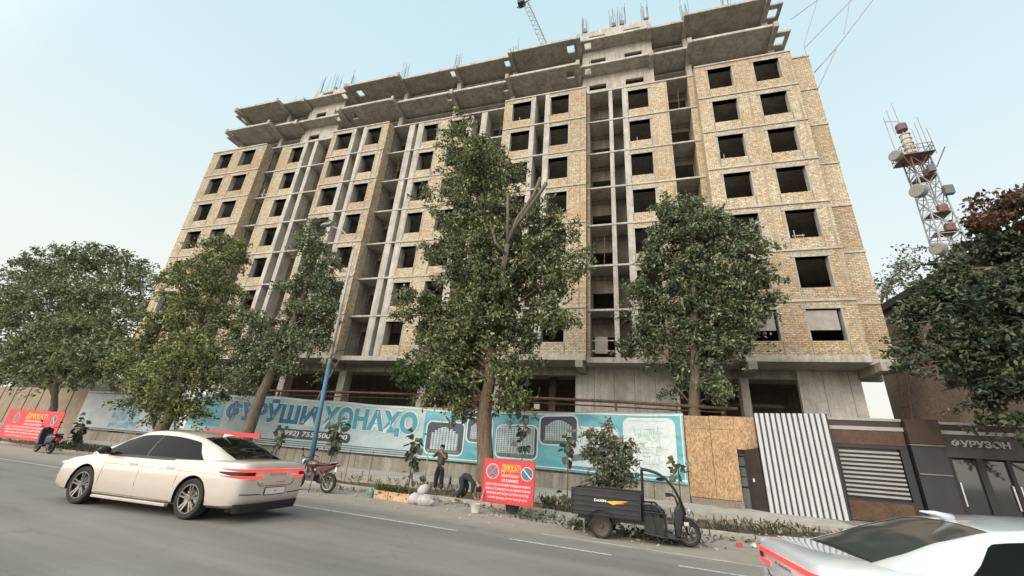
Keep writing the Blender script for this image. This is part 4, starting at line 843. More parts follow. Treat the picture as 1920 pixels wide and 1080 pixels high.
# leafy shrub behind the tricycle and big-leaved saplings
tree('lilac_bush', 'dusty silver green bush standing behind the tricycle cargo bed', [(-2.1,13.8,-.1),(-2.1,13.8,.7),(-2.15,13.8,1.6)], [(-2.1,2.55,.12,.2),(-2.75,2.2,.17,.2),(-2.3,2.05,.33,.3),(-1.75,1.95,.3,.3),(-2.65,1.6,.26,.27),(-2.2,1.5,.4,.4),(-1.6,1.5,.26,.27),(-2.2,1,.38,.36),(-1.75,1,.3,.3),(-2.6,.9,.23,.21),(-2.2,.5,.4,.3),(-1.35,1.85,.12,.12)], 13.8, LF['dusty'], 300, 15, .12, 21, .25, .11, BARK, .04, group='bushes and saplings in the planting strip', branch_r=.018, twigs=60, cat='bush', ymul=1.1, aspect=.5)
def sapling(x, y, z1, label, seed, zs, tilt=0):
    r_ = root('sapling', label, 'young tree', (x, y, -.08), group='bushes and saplings in the planting strip')
    MB().tube([(x,y,-.12),(x+tilt*.5,y,z1*.5),(x+tilt,y,z1)], [.025,.02,.012], 6).build('stem', bark_mat('sapling_stem', (.12,.1,.07)) if seed == 31 else bpy.data.materials['sapling_stem'], r_)
    g_ = np.random.default_rng(seed); P = []
    for zc, rr_, k in zs:
        t_ = (zc+.1)/z1*tilt; k = int(k*1.7); P.append(np.array([x+t_, y, zc])+g_.normal(size=(k,3))*np.array([.09, .09, rr_*.8]))
    leaves('foliage', np.concatenate(P), 1.6, .25, LF['dusty2'], r_, seed, .85, .9)
LF['dusty2'] = leaf_mat('leaf_broad_dusty', (.04,.055,.035), (.085,.10,.065), (.17,.18,.13))
sapling(-13.5,14.2,2.25,'broad leaved sapling just right of the blue lamp post',31,[(2.0,.28,16),(1.55,.3,18),(1.2,.25,10)])
sapling(-9.55,14.2,1.75,'broad leaved sapling left of the man with the shovel, above the crates',32,[(1.75,.2,9),(1.4,.26,12),(1.0,.15,5),(.45,.22,8)])
sapling(-3.48,14.0,2.0,'broad leaved sapling on a bare stem left of the silver green bush',33,[(1.95,.2,12),(1.6,.2,8),(.35,.15,6)])
sapling(-16.9,14.4,1.75,'small broad leaved sapling between leaning trunk and phone number',34,[(1.6,.22,9),(1.2,.18,5)])
sapling(-.15,14.2,1.6,'thin sapling seen through the tricycle cab',35,[(1.5,.15,5),(1.1,.15,4)])
sapling(-5.35,14.8,2.9,'tall thin leafy shoot standing before the tower block pictures',36,[(2.8,.12,6),(2.3,.12,8),(1.8,.12,8)])
sapling(-31.3,13.6,1.6,'small dark shrub right of the left scooter',37,[(1.3,.3,14),(.9,.4,20),(.4,.4,18)])
# weeds, ground litter: nobody could count them
def tufts(name, spots, n, h, m, label, seed):
    g_ = np.random.default_rng(seed); P = []
    for x, y, r_, k in spots: P.append(np.stack([x+g_.normal(size=k)*r_, y+g_.normal(size=k)*r_*.35, np.full(k, -.06)+g_.uniform(0,h,k)*np.exp(-0)], 1))
    o = leaves(name, np.concatenate(P), .2, .17, m, None, seed, .2, -1.6); tag(o, label, 'weeds'); o['kind'] = 'stuff'; return o
tufts('weeds', [(-4.9,13.3,.3,80),(-3.9,13.5,.2,200),(-3.2,13.3,.3,90),(-2.0,13.2,.4,110),(-.6,13.3,.5,60),(.9,13.3,.3,90),(1.9,13.6,.35,110),(2.6,13.9,.3,80),(4.2,14.2,.5,60),(-8.2,13.4,1.2,160),(-14,13.6,2,220),(-20,13.6,2.5,200),(-30.5,13.5,1.2,900),(-27.5,13.6,1.5,500),(-38,14,3,300),(6.5,14,1,300)], 0, .3, leaf_mat('weed_green', (.035,.045,.02), (.08,.09,.045), (.17,.16,.09)), 'dusty weeds growing in the planting strip', 41)
g_ = np.random.default_rng(43); k = 900
lx = np.concatenate([g_.normal(-.75,.5,500), g_.normal(-2.4,.22,220), g_.normal(-3.8,.5,180), g_.uniform(-12,6,700)]); ly = np.concatenate([g_.normal(10.95,.16,500), g_.normal(10.9,.12,220), g_.normal(11.6,.3,180), g_.uniform(12.0,12.8,700)])
lz = np.concatenate([g_.uniform(-.07,.05,500), g_.uniform(-.06,.06,220), g_.uniform(-.07,.02,180), np.full(700,-.065)])
o = leaves('fallen_leaves', np.stack([lx,ly,lz],1), 3, .11, LF['dusty'], None, 44, .5, -.1); tag(o, 'wilted cut twigs and fallen leaves littering the gutter around the tricycle', 'leaf litter'); o['kind'] = 'stuff'
mb = MB(); rg = random.Random(9)
for i in range(420):
    x, y = rg.uniform(-16,8), rg.uniform(9.9,13.0)
    if i < 150: x, y = rg.gauss(2.6,1.2), rg.gauss(14.2,.8)
    r__ = rg.uniform(.015,.05)*(1.7 if i < 60 else 1); zz = -.08 if y < 12.8 else -.02+.045*(y-13)
    mb.ico((x,y,zz+r__*.3), r__, 1, (1,1,.6), .25, i)
o = mb.build('gravel', mat('loose_stone', (.33,.30,.25), .95, 0, .3, 2)); tag(o, 'loose stones scattered along the dusty road edge', 'gravel'); o['kind'] = 'stuff'
# ================================================================ cars
def paint_mat(name, col):
    m, t, b = nodes(name); v = coords(t); n = noise(t, v, 3, 4)
    r = ramp(t, n.outputs['Fac'], [(.35, sc(col, .94)), (.65, col)])
    # road dust low on the body
    s = t.nodes.new('ShaderNodeSeparateXYZ'); t.links.new(v, s.inputs[0]); mr = t.nodes.new('ShaderNodeMapRange'); t.links.new(s.outputs[2], mr.inputs[0])
    mr.inputs[1].default_value = .5; mr.inputs[2].default_value = .15; mr.inputs[4].default_value = .5
    t.links.new(mix(t, mr.outputs[0], r.outputs[0], (.40,.35,.29)), b.inputs['Base Color'])
    b.inputs['Roughness'].default_value = .22; b.inputs['Specular IOR Level'].default_value = .7; b.inputs['Coat Weight'].default_value = 1; b.inputs['Coat Roughness'].default_value = .04; return m
WHITE_P = paint_mat('pearl_white_paint', (.57,.50,.44)); WHITE_C = paint_mat('cool_white_paint', (.58,.60,.62))
GLASS = mat('tinted_glass', (.004,.0045,.005), .04, 0, .1, 2, spec=.12)
GLASS2 = mat('dusty_rear_glass', (.05,.056,.054), .12, 0, .2, 3, spec=.4)
PLASTIC = mat('black_trim', (.015,.015,.016), .5, 0, .2, 6)
LENS = mat('red_lamp_lens', (.55,.015,.02), .15, 0, .1, 5, coat=.6)
def lamp_mat():
    m, t, b = nodes('lit_tail_lamp'); b.inputs['Base Color'].default_value = (.7,.03,.03,1); b.inputs['Emission Color'].default_value = (1,.06,.05,1); b.inputs['Emission Strength'].default_value = 1.3; b.inputs['Roughness'].default_value = .2; return m
LIT = lamp_mat()
def crom(keys, x):
    for i in range(len(keys)-1):
        if keys[i][0] <= x <= keys[i+1][0]:
            a, b = keys[i], keys[i+1]; t_ = (x-a[0])/(b[0]-a[0]); p0 = keys[max(0,i-1)]; p3 = keys[min(len(keys)-1,i+2)]
            out_ = []
            for k in range(1, len(a)):
                m0 = (b[k]-p0[k])/(b[0]-p0[0])*(b[0]-a[0]) if b[0] != p0[0] else 0; m1 = (p3[k]-a[k])/(p3[0]-a[0])*(b[0]-a[0]) if p3[0] != a[0] else 0
                h00, h10, h01, h11 = 2*t_**3-3*t_**2+1, t_**3-2*t_**2+t_, -2*t_**3+3*t_**2, t_**3-t_**2
                out_.append(h00*a[k]+h10*m0*.8+h01*b[k]+h11*m1*.8)
            return out_
    return list(keys[-1][1:] if x > keys[-1][0] else keys[0][1:])
BODY_K = [(-2.50,.70,.93,.90,.42),(-2.47,.80,.985,.94,.32),(-2.38,.87,1.02,.965,.25),(-2.15,.915,1.03,.975,.22),(-1.5,.935,1.03,.965,.2),(-.4,.93,.97,.935,.18),(.8,.93,.95,.915,.18),(1.35,.93,.955,.90,.18),(1.9,.905,.87,.815,.19),(2.25,.85,.79,.73,.21),(2.43,.75,.70,.63,.26),(2.52,.6,.6,.54,.33)]
def body_ring(x):
    w_, zt, zs, zl = crom(BODY_K, x); H = zs-zl
    return [(0,zl),(.5*w_,zl),(.86*w_,zl+.01),(.955*w_,zl+.06),(.985*w_,zl+.22*H),(w_,zl+.45*H),(w_*.993,zl+.66*H),(w_*.988,zl+.73*H),(w_*.965,zl+.9*H),(w_*.935,zs),(w_*.87,zs+(zt-zs)*.45),(w_*.6,zs+(zt-zs)*.8),(w_*.3,zt-.004),(0,zt)]
def side_y(x, z):
    r_ = body_ring(x)
    for a, b in zip(r_[3:9], r_[4:10]):
        if a[1] <= z <= b[1]: return a[0]+(b[0]-a[0])*(z-a[1])/(b[1]-a[1])
    return r_[9][0]
# greenhouse: x, half width at belt, belt z, half width at roof, roof edge z, roof centre z
ROOF_K = [(-2.0,.78,.985,.66,1.0,1.035),(-1.75,.83,.98,.645,1.085,1.12),(-1.35,.86,.97,.62,1.235,1.27),(-.9,.875,.96,.60,1.355,1.395),(-.4,.885,.95,.595,1.415,1.46),(.1,.885,.945,.595,1.42,1.475),(.5,.885,.94,.60,1.385,1.445),(.85,.88,.935,.63,1.26,1.32),(1.2,.865,.93,.68,1.10,1.15),(1.55,.82,.925,.74,.955,.985)]
def green_pt(x, v):
    "v 0..1 up the side, 1..2 edge to centre line"
    wb, zb, wr, zr, zc = crom(ROOF_K, x)
    if v <= 1:
        bul = .035*sin(pi*v); return (wb+(wr-wb)*v+bul, zb-.03+(zr-zb+.03)*v)
    t_ = v-1; return (wr*(1-t_), zr+(zc-zr)*(1-(1-t_)**2.2))
def make_car(name, label, loc, rz, scale, paint, rear_glass, fin=1, zs=1):
    r_ = root(name, label, 'car', loc, rz, group='white saloon cars driving past', local=True); r_.scale = (scale, scale, scale*zs)
    xs_ = [-2.50,-2.49,-2.47,-2.43,-2.38]+[-2.3+.1*i for i in range(46)]+[2.25,2.3,2.36,2.43,2.48,2.52]
    n = 14; mb = MB(); vs = []; fs = []
    rings = []
    for x in xs_:
        h_ = body_ring(x); ring = [(x, p[0], p[1]) for p in h_]+[(x, -p[0], p[1]) for p in h_[-2:0:-1]]; rings.append(ring)
    m_ = len(rings[0])
    for rg_ in rings: vs += rg_
    for i in range(len(rings)-1):
        for k in range(m_): fs.append((i*m_+k, i*m_+(k+1)%m_, (i+1)*m_+(k+1)%m_, (i+1)*m_+k))
    fs.append(tuple(range(m_-1,-1,-1))); fs.append(tuple((len(rings)-1)*m_+k for k in range(m_)))
    mb.add(vs, fs); me = mb.mesh('body', True)
    tmp = bpy.data.objects.new('tmp', me); C.objects.link(tmp); cut = []
    WB = (-1.42, 1.44)
    for x in WB:
        for s_ in (-1, 1):
            c_ = MB(); c_.tube([(x, s_*.60, .335), (x, s_*1.2, .335)], .385, 36); cm = c_.mesh('cut'); co = bpy.data.objects.new('cut', cm); C.objects.link(co); cut.append(co)
            bo = tmp.modifiers.new('b', 'BOOLEAN'); bo.object = co; bo.operation = 'DIFFERENCE'; bo.solver = 'EXACT'
    dg = bpy.context.evaluated_depsgraph_get(); me2 = bpy.data.meshes.new_from_object(tmp.evaluated_get(dg)); me2.name = 'body'
    for o in cut+[tmp]: bpy.data.objects.remove(o)
    me2.polygons.foreach_set('use_smooth', [True]*len(me2.polygons))
    me2.set_sharp_from_angle(angle=radians(38)); link('body', me2, paint, r_)
    # wheel wells
    for x in WB:
        for s_ in (-1, 1):
            a = MB(); N = 20; vs = []
            for k in range(N+1):
                t_ = pi*k/N*1.16-pi*.08
                for y_ in (s_*.61, s_*(side_y(x, .6)-.012)): vs.append((x+.378*cos(t_), y_, .335+.378*sin(t_)))
            a.add(vs, [(2*k,2*k+2,2*k+3,2*k+1) for k in range(N)]); a.tube([(x,s_*.6,.335),(x,s_*.612,.335)], .38, 24); a.build('wheel_well', PLASTIC, r_)
    # greenhouse
    gx = [-2.0+.05*i for i in range(72)]; gx = [x for x in gx if x <= 1.551]
    vv = [0,.12,.3,.5,.7,.86,1,1.08,1.2,1.4,1.7,2.0]
    P = {(i,j,s_): None for i in range(len(gx)) for j in range(len(vv)) for s_ in (1,-1)}
    groups = {'roof': [], 'rear_window': [], 'windshield': [], 'window_trim': []}
    for i in range(len(gx)-1):
        xm = (gx[i]+gx[i+1])/2
        for j in range(len(vv)-1):
            vm = (vv[j]+vv[j+1])/2
            if vm < 1:
                # side glass outline follows the roof arc; thick rear pillar
                if j == 0: g_ = 'window_trim'
                elif j >= 5: g_ = 'roof'
                else:
                    xr = -1.32+.30*vm; xf = 1.42-.62*vm
                    if xm < xr or xm > xf: g_ = 'roof'
                    else: g_ = 'roof'
            else:
                if j < 7: g_ = 'roof'
                elif xm < -.95: g_ = 'rear_window' if xm > -1.93 else 'window_trim'
                elif xm > .62: g_ = 'windshield'
                else: g_ = 'roof'
            groups[g_].append((i, j))
    for g_, cells in groups.items():
        for s_ in (0,):
            mbg = MB()
            for i, j in cells:
                for q in ((1,-1) if s_ == 0 else (s_,)):
                    pts_ = []
                    for (a, b) in ((i,j),(i+1,j),(i+1,j+1),(i,j+1)):
                        y_, z_ = green_pt(gx[a], vv[b]); off = .004 if g_ in ('side_window','rear_window','windshield') else 0
                        pts_.append((gx[a], q*(y_-off if vv[b] < 1 else y_), z_-(off if vv[b] >= 1 else 0)))
                    mbg.add(pts_, [(0,1,2,3)])
            bm = bmesh.new(); me = mbg.mesh(g_, True); bm.from_mesh(me); bmesh.ops.remove_doubles(bm, verts=bm.verts, dist=.0006); bmesh.ops.recalc_face_normals(bm, faces=bm.faces); bm.to_mesh(me); bm.free()
            me.polygons.foreach_set('use_smooth', [True]*len(me.polygons))
            link(g_, me, {'roof': paint, 'rear_window': rear_glass, 'windshield': GLASS, 'window_trim': PLASTIC}[g_], r_)
    def lite(x0, x1, q, nm, m, lo=.10, off=.006):
        mbw = MB(); vs = []; N = 26; K = 6
        for i in range(N+1):
            x = x0+(x1-x0)*i/N; hi = min(.85, (1.42-x)/.62, (x+1.50)/.52 if x < -.9 else 9)
            hi = max(lo+.01, hi-.05*max(0, 1-abs(x+1.05)/.25)*0)
            for k in range(K+1):
                v = lo+(hi-lo)*k/K; y_, z_ = green_pt(x, v); vs.append((x, q*(y_+off), z_))
        mbw.add(vs, [(i*(K+1)+k, (i+1)*(K+1)+k, (i+1)*(K+1)+k+1, i*(K+1)+k+1) for i in range(N) for k in range(K)])
        o = link(nm, mbw.mesh(nm, True), m, r_); return o
    for q in (1, -1):
        lite(-1.44, 1.34, q, 'window_seal', PLASTIC, .07, .003)
        lite(-1.40, -.03, q, 'side_window', GLASS); lite(.03, 1.30, q, 'side_window', GLASS)
    # wheels
    def arm(cx, s_):
        w_ = bpy.data.objects.new('wheel', None); C.objects.link(w_); w_.parent = r_; w_.location = (cx, s_*.80, .335); OFF[w_.name] = Vector((0,0,0))
        MB().lathe([(.235,-.10),(.30,-.115),(.325,-.10),(.335,-.06),(.335,.06),(.325,.10),(.30,.115),(.235,.10),(.235,-.10)], axis='Y', n=36).build('tyre', RUBBER, w_, auto=True)
        rim = MB(); rim.lathe([(.24,-.09),(.235,.05),(.0,.05)], axis='Y', n=30); 
        rim2 = MB(); ss = s_
        for k in range(5):
            a = 2*pi*k/5+.3
            for d_ in (-.16,.16):
                p0 = (cos(a+d_*1.6)*.05, ss*.075, sin(a+d_*1.6)*.05); p1 = (cos(a+d_)*.228, ss*.095, sin(a+d_)*.228); rim2.bar(p0, p1, .03, .02, up=(0,1,0))
        N_ = 30; rim2.lathe([(.222,ss*.08),(.24,ss*.08),(.24,ss*.105),(.222,ss*.105),(.222,ss*.08)], axis='Y', n=N_); rim2.lathe([(.0,ss*.095),(.04,ss*.095),(.05,ss*.06)], axis='Y', n=14)
        MB().lathe([(.232,ss*-.09),(.232,ss*.045),(.0,ss*.045)], axis='Y', n=30).build('rim_barrel', mat('dark_alloy', (.05,.047,.045), .35, .8, .2, 8), w_, auto=True)
        rim2.build('rim', mat('machined_alloy', (.35,.33,.31), .3, .9, .2, 8), w_, auto=True)
        MB().lathe([(0,ss*.03),(.15,ss*.03),(.15,ss*.05),(0,ss*.05)], axis='Y', n=24).build('brake_disc', CHROME, w_)
    for x in WB: arm(x, 1); arm(x, -1)
    # tail lamp bar wrapped round the rear corners
    def rear_curve(z, off, yext, xside):
        pts_ = []
        for y_ in [-.70+.1*i for i in range(15)]: pts_.append((-2.50-off, y_))
        side = []
        for x in (-2.49,-2.47,-2.43,-2.38,-2.3,-2.2,-2.1,-2.0,-1.95):
            if x <= xside: side.append((x, side_y(x, z)+off))
        return [(x, -y_) for x, y_ in reversed(side)]+[(p[0], p[1]) for p in pts_]+side
    def ribbon(nm, m, z0, z1, off, xside, taper=True, ylim=None):
        c_ = rear_curve((z0+z1)/2, off, 0, xside); mbr = MB(); vs = []; n = len(c_)
        for i, (x, y_) in enumerate(c_):
            e_ = min(i, n-1-i)/5; k = min(1, .15+e_) if taper else 1; zm = z1-(z1-z0)/2*.6
            vs += [(x, y_, zm+(z0-zm)*k), (x, y_, zm+(z1-zm)*k), (x+.03, y_*.97, zm+(z0-zm)*k), (x+.03, y_*.97, zm+(z1-zm)*k)]
        fs = []
        for i in range(n-1):
            if ylim and (abs((c_[i][1]+c_[i+1][1])/2) < ylim): continue
            a = 4*i; fs += [(a,a+1,a+5,a+4),(a+2,a+6,a+7,a+3),(a,a+4,a+6,a+2),(a+1,a+3,a+7,a+5)]
        mbr.add(vs, fs); mbr.build(nm, m, r_)
    ribbon('tail_lamp', LIT, .84, .89, .012, -2.0); ribbon('tail_lamp', LIT, .73, .775, .012, -1.98, True, .42)
    ribbon('lamp_surround', PLASTIC, .76, .84, .006, -1.93, True, .6)
    # bumper, diffuser, plate recess
    mb = MB(); c_ = rear_curve(.3, .01, 0, -2.35); vs = []
    for x, y_ in c_: vs += [(x+.02, y_*.97, .17), (x-.004, y_, .31), (x+.25, y_*.85, .17), (x+.25, y_*.85, .31)]
    fs = []
    for i in range(len(c_)-1): a = 4*i; fs += [(a,a+1,a+5,a+4),(a+2,a+6,a+7,a+3),(a,a+4,a+6,a+2),(a+1,a+3,a+7,a+5)]
    mb.add(vs, fs); mb.build('rear_diffuser', PLASTIC, r_)
    for s_ in (-1, 1): MB().add([(-2.512,s_*.35,.45),(-2.512,s_*.68,.46),(-2.47,s_*.83,.47),(-2.47,s_*.83,.485),(-2.512,s_*.68,.475),(-2.512,s_*.35,.462)], [(0,1,2,3,4,5)]).build('bumper_groove', PLASTIC, r_)
    mb = MB(); mb.bar((-2.504,-.42,.60),(-2.504,.42,.60),.008,.006); mb.bar((-2.504,-.42,.60),(-2.504,-.5,.68),.008,.006); mb.bar((-2.504,.42,.60),(-2.504,.5,.68),.008,.006); mb.build('boot_lid_seam', PLASTIC, r_)
    MB().box(-2.518,-2.503,-.28,.28,.44,.575).build('number_plate', mat('plate_frame', (.08,.06,.05), .4), r_)
    pt_ = MB().box(-2.523,-2.519,-.262,.262,.453,.562).build('plate_face', mat('plate_white', (.72,.68,.64), .5, 0, .08, 20), r_)
    MB().box(-2.526,-2.5235,-.03,.03,.50,.515).build('plate_mark', LENS, r_)
    MB().box(-2.51,-2.503,-.24,.02,.655,.668).build('boot_lettering', CHROME, r_); MB().box(-2.512,-2.503,.34,.5,.63,.645).build('boot_badge', CHROME, r_)
    for k in range(5): MB().box(-2.513,-2.5,-.2+.09*k,-.15+.09*k,.79,.812).build('boot_letter', CHROME, r_)
    # side details
    for s_ in (-1, 1):
        mb = MB()
        for x, z0, z1 in ((.98,.3,.9),(.0,.24,.92),(-.98,.5,.93)):
            pts_ = [(x-(.12*(z-.5) if x < -.5 else 0), s_*(side_y(x, z)+.001), z) for z in (z0,(z0*2+z1)/3,(z0+2*z1)/3,z1)]; mb.tube(pts_, .0045, 4)
        mb.tube([(x, s_*(side_y(x, .255)+.001), .255) for x in (-.95,-.5,0,.5,.98)], .0045, 4); mb.build('door_seam', PLASTIC, r_)
        mb = MB(); mb.tube([(x, s_*(side_y(x,.775)+.004), .775+.0*x) for x in (-1.9,-1.2,-.4,.4,1.0)], .006, 5); mb.build('crease_line', paint, r_)
        for x in (.22, -.75): MB().box(x-.11,x+.11,s_*(side_y(x,.80)-.0)-.01,s_*(side_y(x,.80))+.018,.792,.815).build('door_handle', paint, r_, bevel=.006)
        mb = MB(); mb.box(-.93,1.0,s_*.845,s_*.93,.165,.215); mb.build('side_sill', PLASTIC if paint is WHITE_C else paint, r_, bevel=.01)
        mi = MB(); mi.ico((.98, s_*1.02, 1.0), .105, 3, (.75,1.15,.72), 0); mo = mi.build('door_mirror', PLASTIC, r_, smooth=True); MB().tube([(1.0,s_*.88,.95),(1.0,s_*.96,.975)], .025, 8).build('mirror_arm', PLASTIC, r_)
        MB().ico((2.30, s_*.70, .68), .17, 3, (.75,.75,.36), 0).build('headlight', mat('headlight_glass', (.5,.52,.55), .1, .2, .1, 6), r_, smooth=True)
    mb = MB(); mb.tube([(-.85,0,1.41),(-1.0,0,1.41+.045*fin),(-1.12,0,1.40+.07*fin)], [.045,.028*fin+.005,.006], 10); mb.build('roof_fin', paint, r_, smooth=True)
    return r_
make_car('white_car', 'pearl white saloon with lit red tail bar driving left in the near lane', (-9.73, 6.155, 0), pi+.14, .945, WHITE_P, GLASS, fin=.35, zs=1.05)
make_car('white_car', 'white saloon cut off by the bottom right corner, greenish rear window and red light edge', (2.97, 5.5, -.02), .17, .88, WHITE_C, GLASS2, fin=.75)

# ================================================================ wheels for two and three wheelers
def spoke_wheel(parent, c, R_, w_, spokes=6, rim=CHROME, n=30, solid=False):
    w = bpy.data.objects.new('wheel', None); C.objects.link(w); w.parent = parent; w.location = c; OFF[w.name] = Vector((0,0,0))
    r1 = R_*.70; MB().lathe([(r1,-w_*.42),(R_*.86,-w_*.5),(R_*.97,-w_*.32),(R_,0),(R_*.97,w_*.32),(R_*.86,w_*.5),(r1,w_*.42),(r1,-w_*.42)], axis='Y', n=n).build('tyre', RUBBER, w, auto=True)
    mb = MB(); mb.lathe([(r1*.86,-w_*.38),(r1*1.01,-w_*.43),(r1*1.01,w_*.43),(r1*.86,w_*.38),(r1*.86,-w_*.38)], axis='Y', n=n)
    mb.lathe([(0,-w_*.45),(R_*.16,-w_*.45),(R_*.16,w_*.45),(0,w_*.45)], axis='Y', n=14)
    if solid: mb.lathe([(R_*.15,-w_*.12),(r1*.9,-w_*.3),(r1*.9,-w_*.25),(R_*.15,-w_*.05)], axis='Y', n=n)
    for k in range(spokes): a = 2*pi*k/spokes; mb.bar((cos(a)*R_*.12,0,sin(a)*R_*.12),(cos(a)*r1*.93,0,sin(a)*r1*.93),R_*.075,w_*.3,up=(0,1,0))
    mb.build('rim', rim, w, auto=True); return w
# ---------------------------------------------------------------- cargo tricycle
def tricycle(loc, rz):
    r_ = root('cargo_tricycle', 'black cargo tricycle with open ribbed bed and curved canopy parked at the kerb', 'tricycle', loc, rz, local=True)
    BL = mat('satin_black_paint', (.017,.017,.020), .42, .1, .25, 4, 0, 0); DG = mat('dull_rim', (.06,.045,.04), .5, .4, .3, 9)
    # local: x forward, origin midway on the ground, y left (away from the camera when heading right)
    for s_ in (-1, 1): spoke_wheel(r_, (-.62, s_*.44, .245), .245, .14, 5, DG, solid=True)
    spoke_wheel(r_, (1.13, 0, .26), .26, .13, 6, DG)
    bed = bpy.data.objects.new('cargo_bed', None); C.objects.link(bed); bed.parent = r_; OFF[bed.name] = Vector((0,0,0))
    x0, x1, zb, zt = -1.27, .22, .44, .92
    for s_ in (-1, 1):
        mb = MB(); y_ = s_*.49; mb.box(x0,x1,y_-.012,y_+.012,zb,zt)
        for z_ in (.50,.60,.70,.80): mb.box(x0+.03,x1-.03,y_+s_*.012,y_+s_*.03,z_,z_+.045)
        mb.box(x0,x1,y_-.02,y_+.026,zt,zt+.035)
        for x in (x0,x1-.035): mb.box(x,x+.035,y_-.018,y_+s_*.036,zb,zt-.002)
        mb.build('side_board', BL, bed, bevel=.006)
    for x in (x0, x1-.024): mb = MB(); mb.box(x,x+.024,-.475,.475,zb,zt+.02); mb.build('end_board', BL, bed)
    mb = MB(); mb.box(x0,x1,-.475,.475,zb-.02,zb+.01); mb.build('bed_floor', BL, bed)
    YW = mat('decal_yellow', (.75,.42,.04), .5); WD = mat('decal_white', (.7,.7,.68), .5)
    def fl(x, y, z): return (x, y, z)
    mbd = MB(); mbd.add([(-.50,-.524,.735),(-.28,-.524,.76),(-.02,-.524,.775),(-.2,-.524,.735),(-.12,-.524,.715),(-.3,-.524,.70),(-.34,-.524,.68),(-.42,-.524,.70)], [(0,1,2,3,4,5,6,7)])
    mbd.build('wing_decal', YW, bed); mbd = MB(); mbd.add([(-.3,-.5255,.70),(-.12,-.5255,.75),(-.05,-.5255,.765),(-.22,-.5255,.70)],[(0,1,2,3)]); mbd.build('wing_decal', mat('decal_orange', (.6,.1,.03), .5), bed)
    text_fit('bed_lettering', 'DAXIN', -.76, -.5, .715, .765, -.526, WD, bed, .03)
    mb = MB()
    for y_ in (-.3,.3): mb.box(-1.15,.5,y_-.03,y_+.03,.34,.40)
    mb.box(-.66,-.58,-.42,.42,.22,.28); mb.bar((.45,-.3,.36),(.62,-.3,.2),.05); mb.bar((.45,.3,.36),(.62,.3,.2),.05)
    for y_ in (-.36,.36):
        for k in range(3): mb.bar((-.98,y_,.34-.02*k),(-.22,y_,.34-.02*k),.05,.012)
    mb.build('chassis', BLACKM, r_)
    for s_ in (-1, 1):
        mb = MB(); pts_ = [(-.62+.31*cos(a), s_*.5, .25+.31*sin(a)) for a in [radians(q) for q in range(15, 170, 12)]]; 
        for a, b in zip(pts_, pts_[1:]): mb.bar(a, b, .12, .014, up=(0,0,1)) if False else mb.add([(a[0],a[1]-.08,a[2]),(a[0],a[1]+.06,a[2]),(b[0],b[1]+.06,b[2]),(b[0],b[1]-.08,b[2]),(a[0],a[1]-.08,a[2]+.012),(a[0],a[1]+.06,a[2]+.012),(b[0],b[1]+.06,b[2]+.012),(b[0],b[1]-.08,b[2]+.012)], [(0,1,2,3),(7,6,5,4),(0,3,7,4),(1,5,6,2),(0,4,5,1),(3,2,6,7)])
        mb.build('mudguard', BLACKM, r_)
        mb = MB(); mb.box(-.98,-.97,s_*.5-.06,s_*.5+.05,.14,.36); mb.build('mud_flap', mat('dusty_flap', (.30,.28,.25), .9), r_)
    # battery / seat box with open frame guard
    mb = MB(); mb.box(.26,.60,-.30,.30,.22,.60); mb.build('battery_box', BL, r_, bevel=.02)
    mb = MB(); mb.box(.24,.62,-.28,.28,.605,.70); mb.build('seat', mat('seat_vinyl', (.02,.02,.02), .45), r_, bevel=.03)
    for y_ in (-.36,.36):
        mb = MB(); pts_ = [(.25,y_,.74),(.50,y_,.74),(.68,y_,.58),(.70,y_,.12),(.62,y_,.12)]
        mb.tube(pts_, .022, 8); mb.tube([(.25,y_,.20),(.70,y_,.16)], .018, 8); mb.tube([(.25,y_,.6),(.66,y_,.6)], .015, 8); mb.tube([(.42,y_,.74),(.52,y_,.16)], .014, 8)
        mb.box(.27,.66,y_-.008,y_+.008,.18,.52); mb.build('side_guard', BLACKM, r_, auto=True)
    mb = MB(); mb.box(.60,1.0,-.30,.30,.14,.17); mb.build('foot_board', BL, r_, bevel=.01)
    # front apron, fork, steering
    mb = MB(); mb.prism([(.90,.16),(.98,.16),(1.06,.55),(1.13,.72),(1.0,.84),(.90,.66),(.86,.4)], -.20, .20, 'Y'); mb.build('front_apron', BL, r_, bevel=.03)
    mb = MB(); mb.box(.86,.895,-.12,.12,.34,.62); mb.build('dash_panel', mat('grey_dash', (.12,.125,.13), .5), r_, bevel=.01)
    for s_ in (-1, 1):
        mb = MB(); mb.tube([(1.02,s_*.10,.86),(1.10,s_*.10,.5),(1.14,s_*.09,.24)], [.03,.028,.022], 8); mb.build('fork', BLACKM, r_, smooth=True)
    MB().tube([(1.12,-.10,.46),(1.15,-.10,.27)], .018, 8).build('fork_slider', CHROME, r_)
    mb = MB(); pts_ = [(1.13+.29*cos(a), 0, .25+.29*sin(a)) for a in [radians(q) for q in range(10, 140, 13)]]
    for a, b in zip(pts_, pts_[1:]): mb.add([(a[0],-.07,a[2]),(a[0],.07,a[2]),(b[0],.07,b[2]),(b[0],-.07,b[2]),(a[0],-.07,a[2]+.012),(a[0],.07,a[2]+.012),(b[0],.07,b[2]+.012),(b[0],-.07,b[2]+.012)], [(0,1,2,3),(7,6,5,4),(0,3,7,4),(1,5,6,2),(0,4,5,1),(3,2,6,7)])
    mb.build('front_mudguard', BLACKM, r_)
    mb = MB(); mb.tube([(.98,0,.75),(.92,0,.93)], .02, 8); mb.tube([(.80,-.30,.95),(.86,-.24,.96),(.93,-.1,.92),(.93,.1,.92),(.86,.24,.96),(.80,.30,.95)], .013, 8); mb.build('handlebar', BLACKM, r_, smooth=True)
    for s_ in (-1, 1): MB().tube([(.74,s_*.33,.945),(.83,s_*.28,.955)], .02, 8).build('grip', RUBBER, r_); 
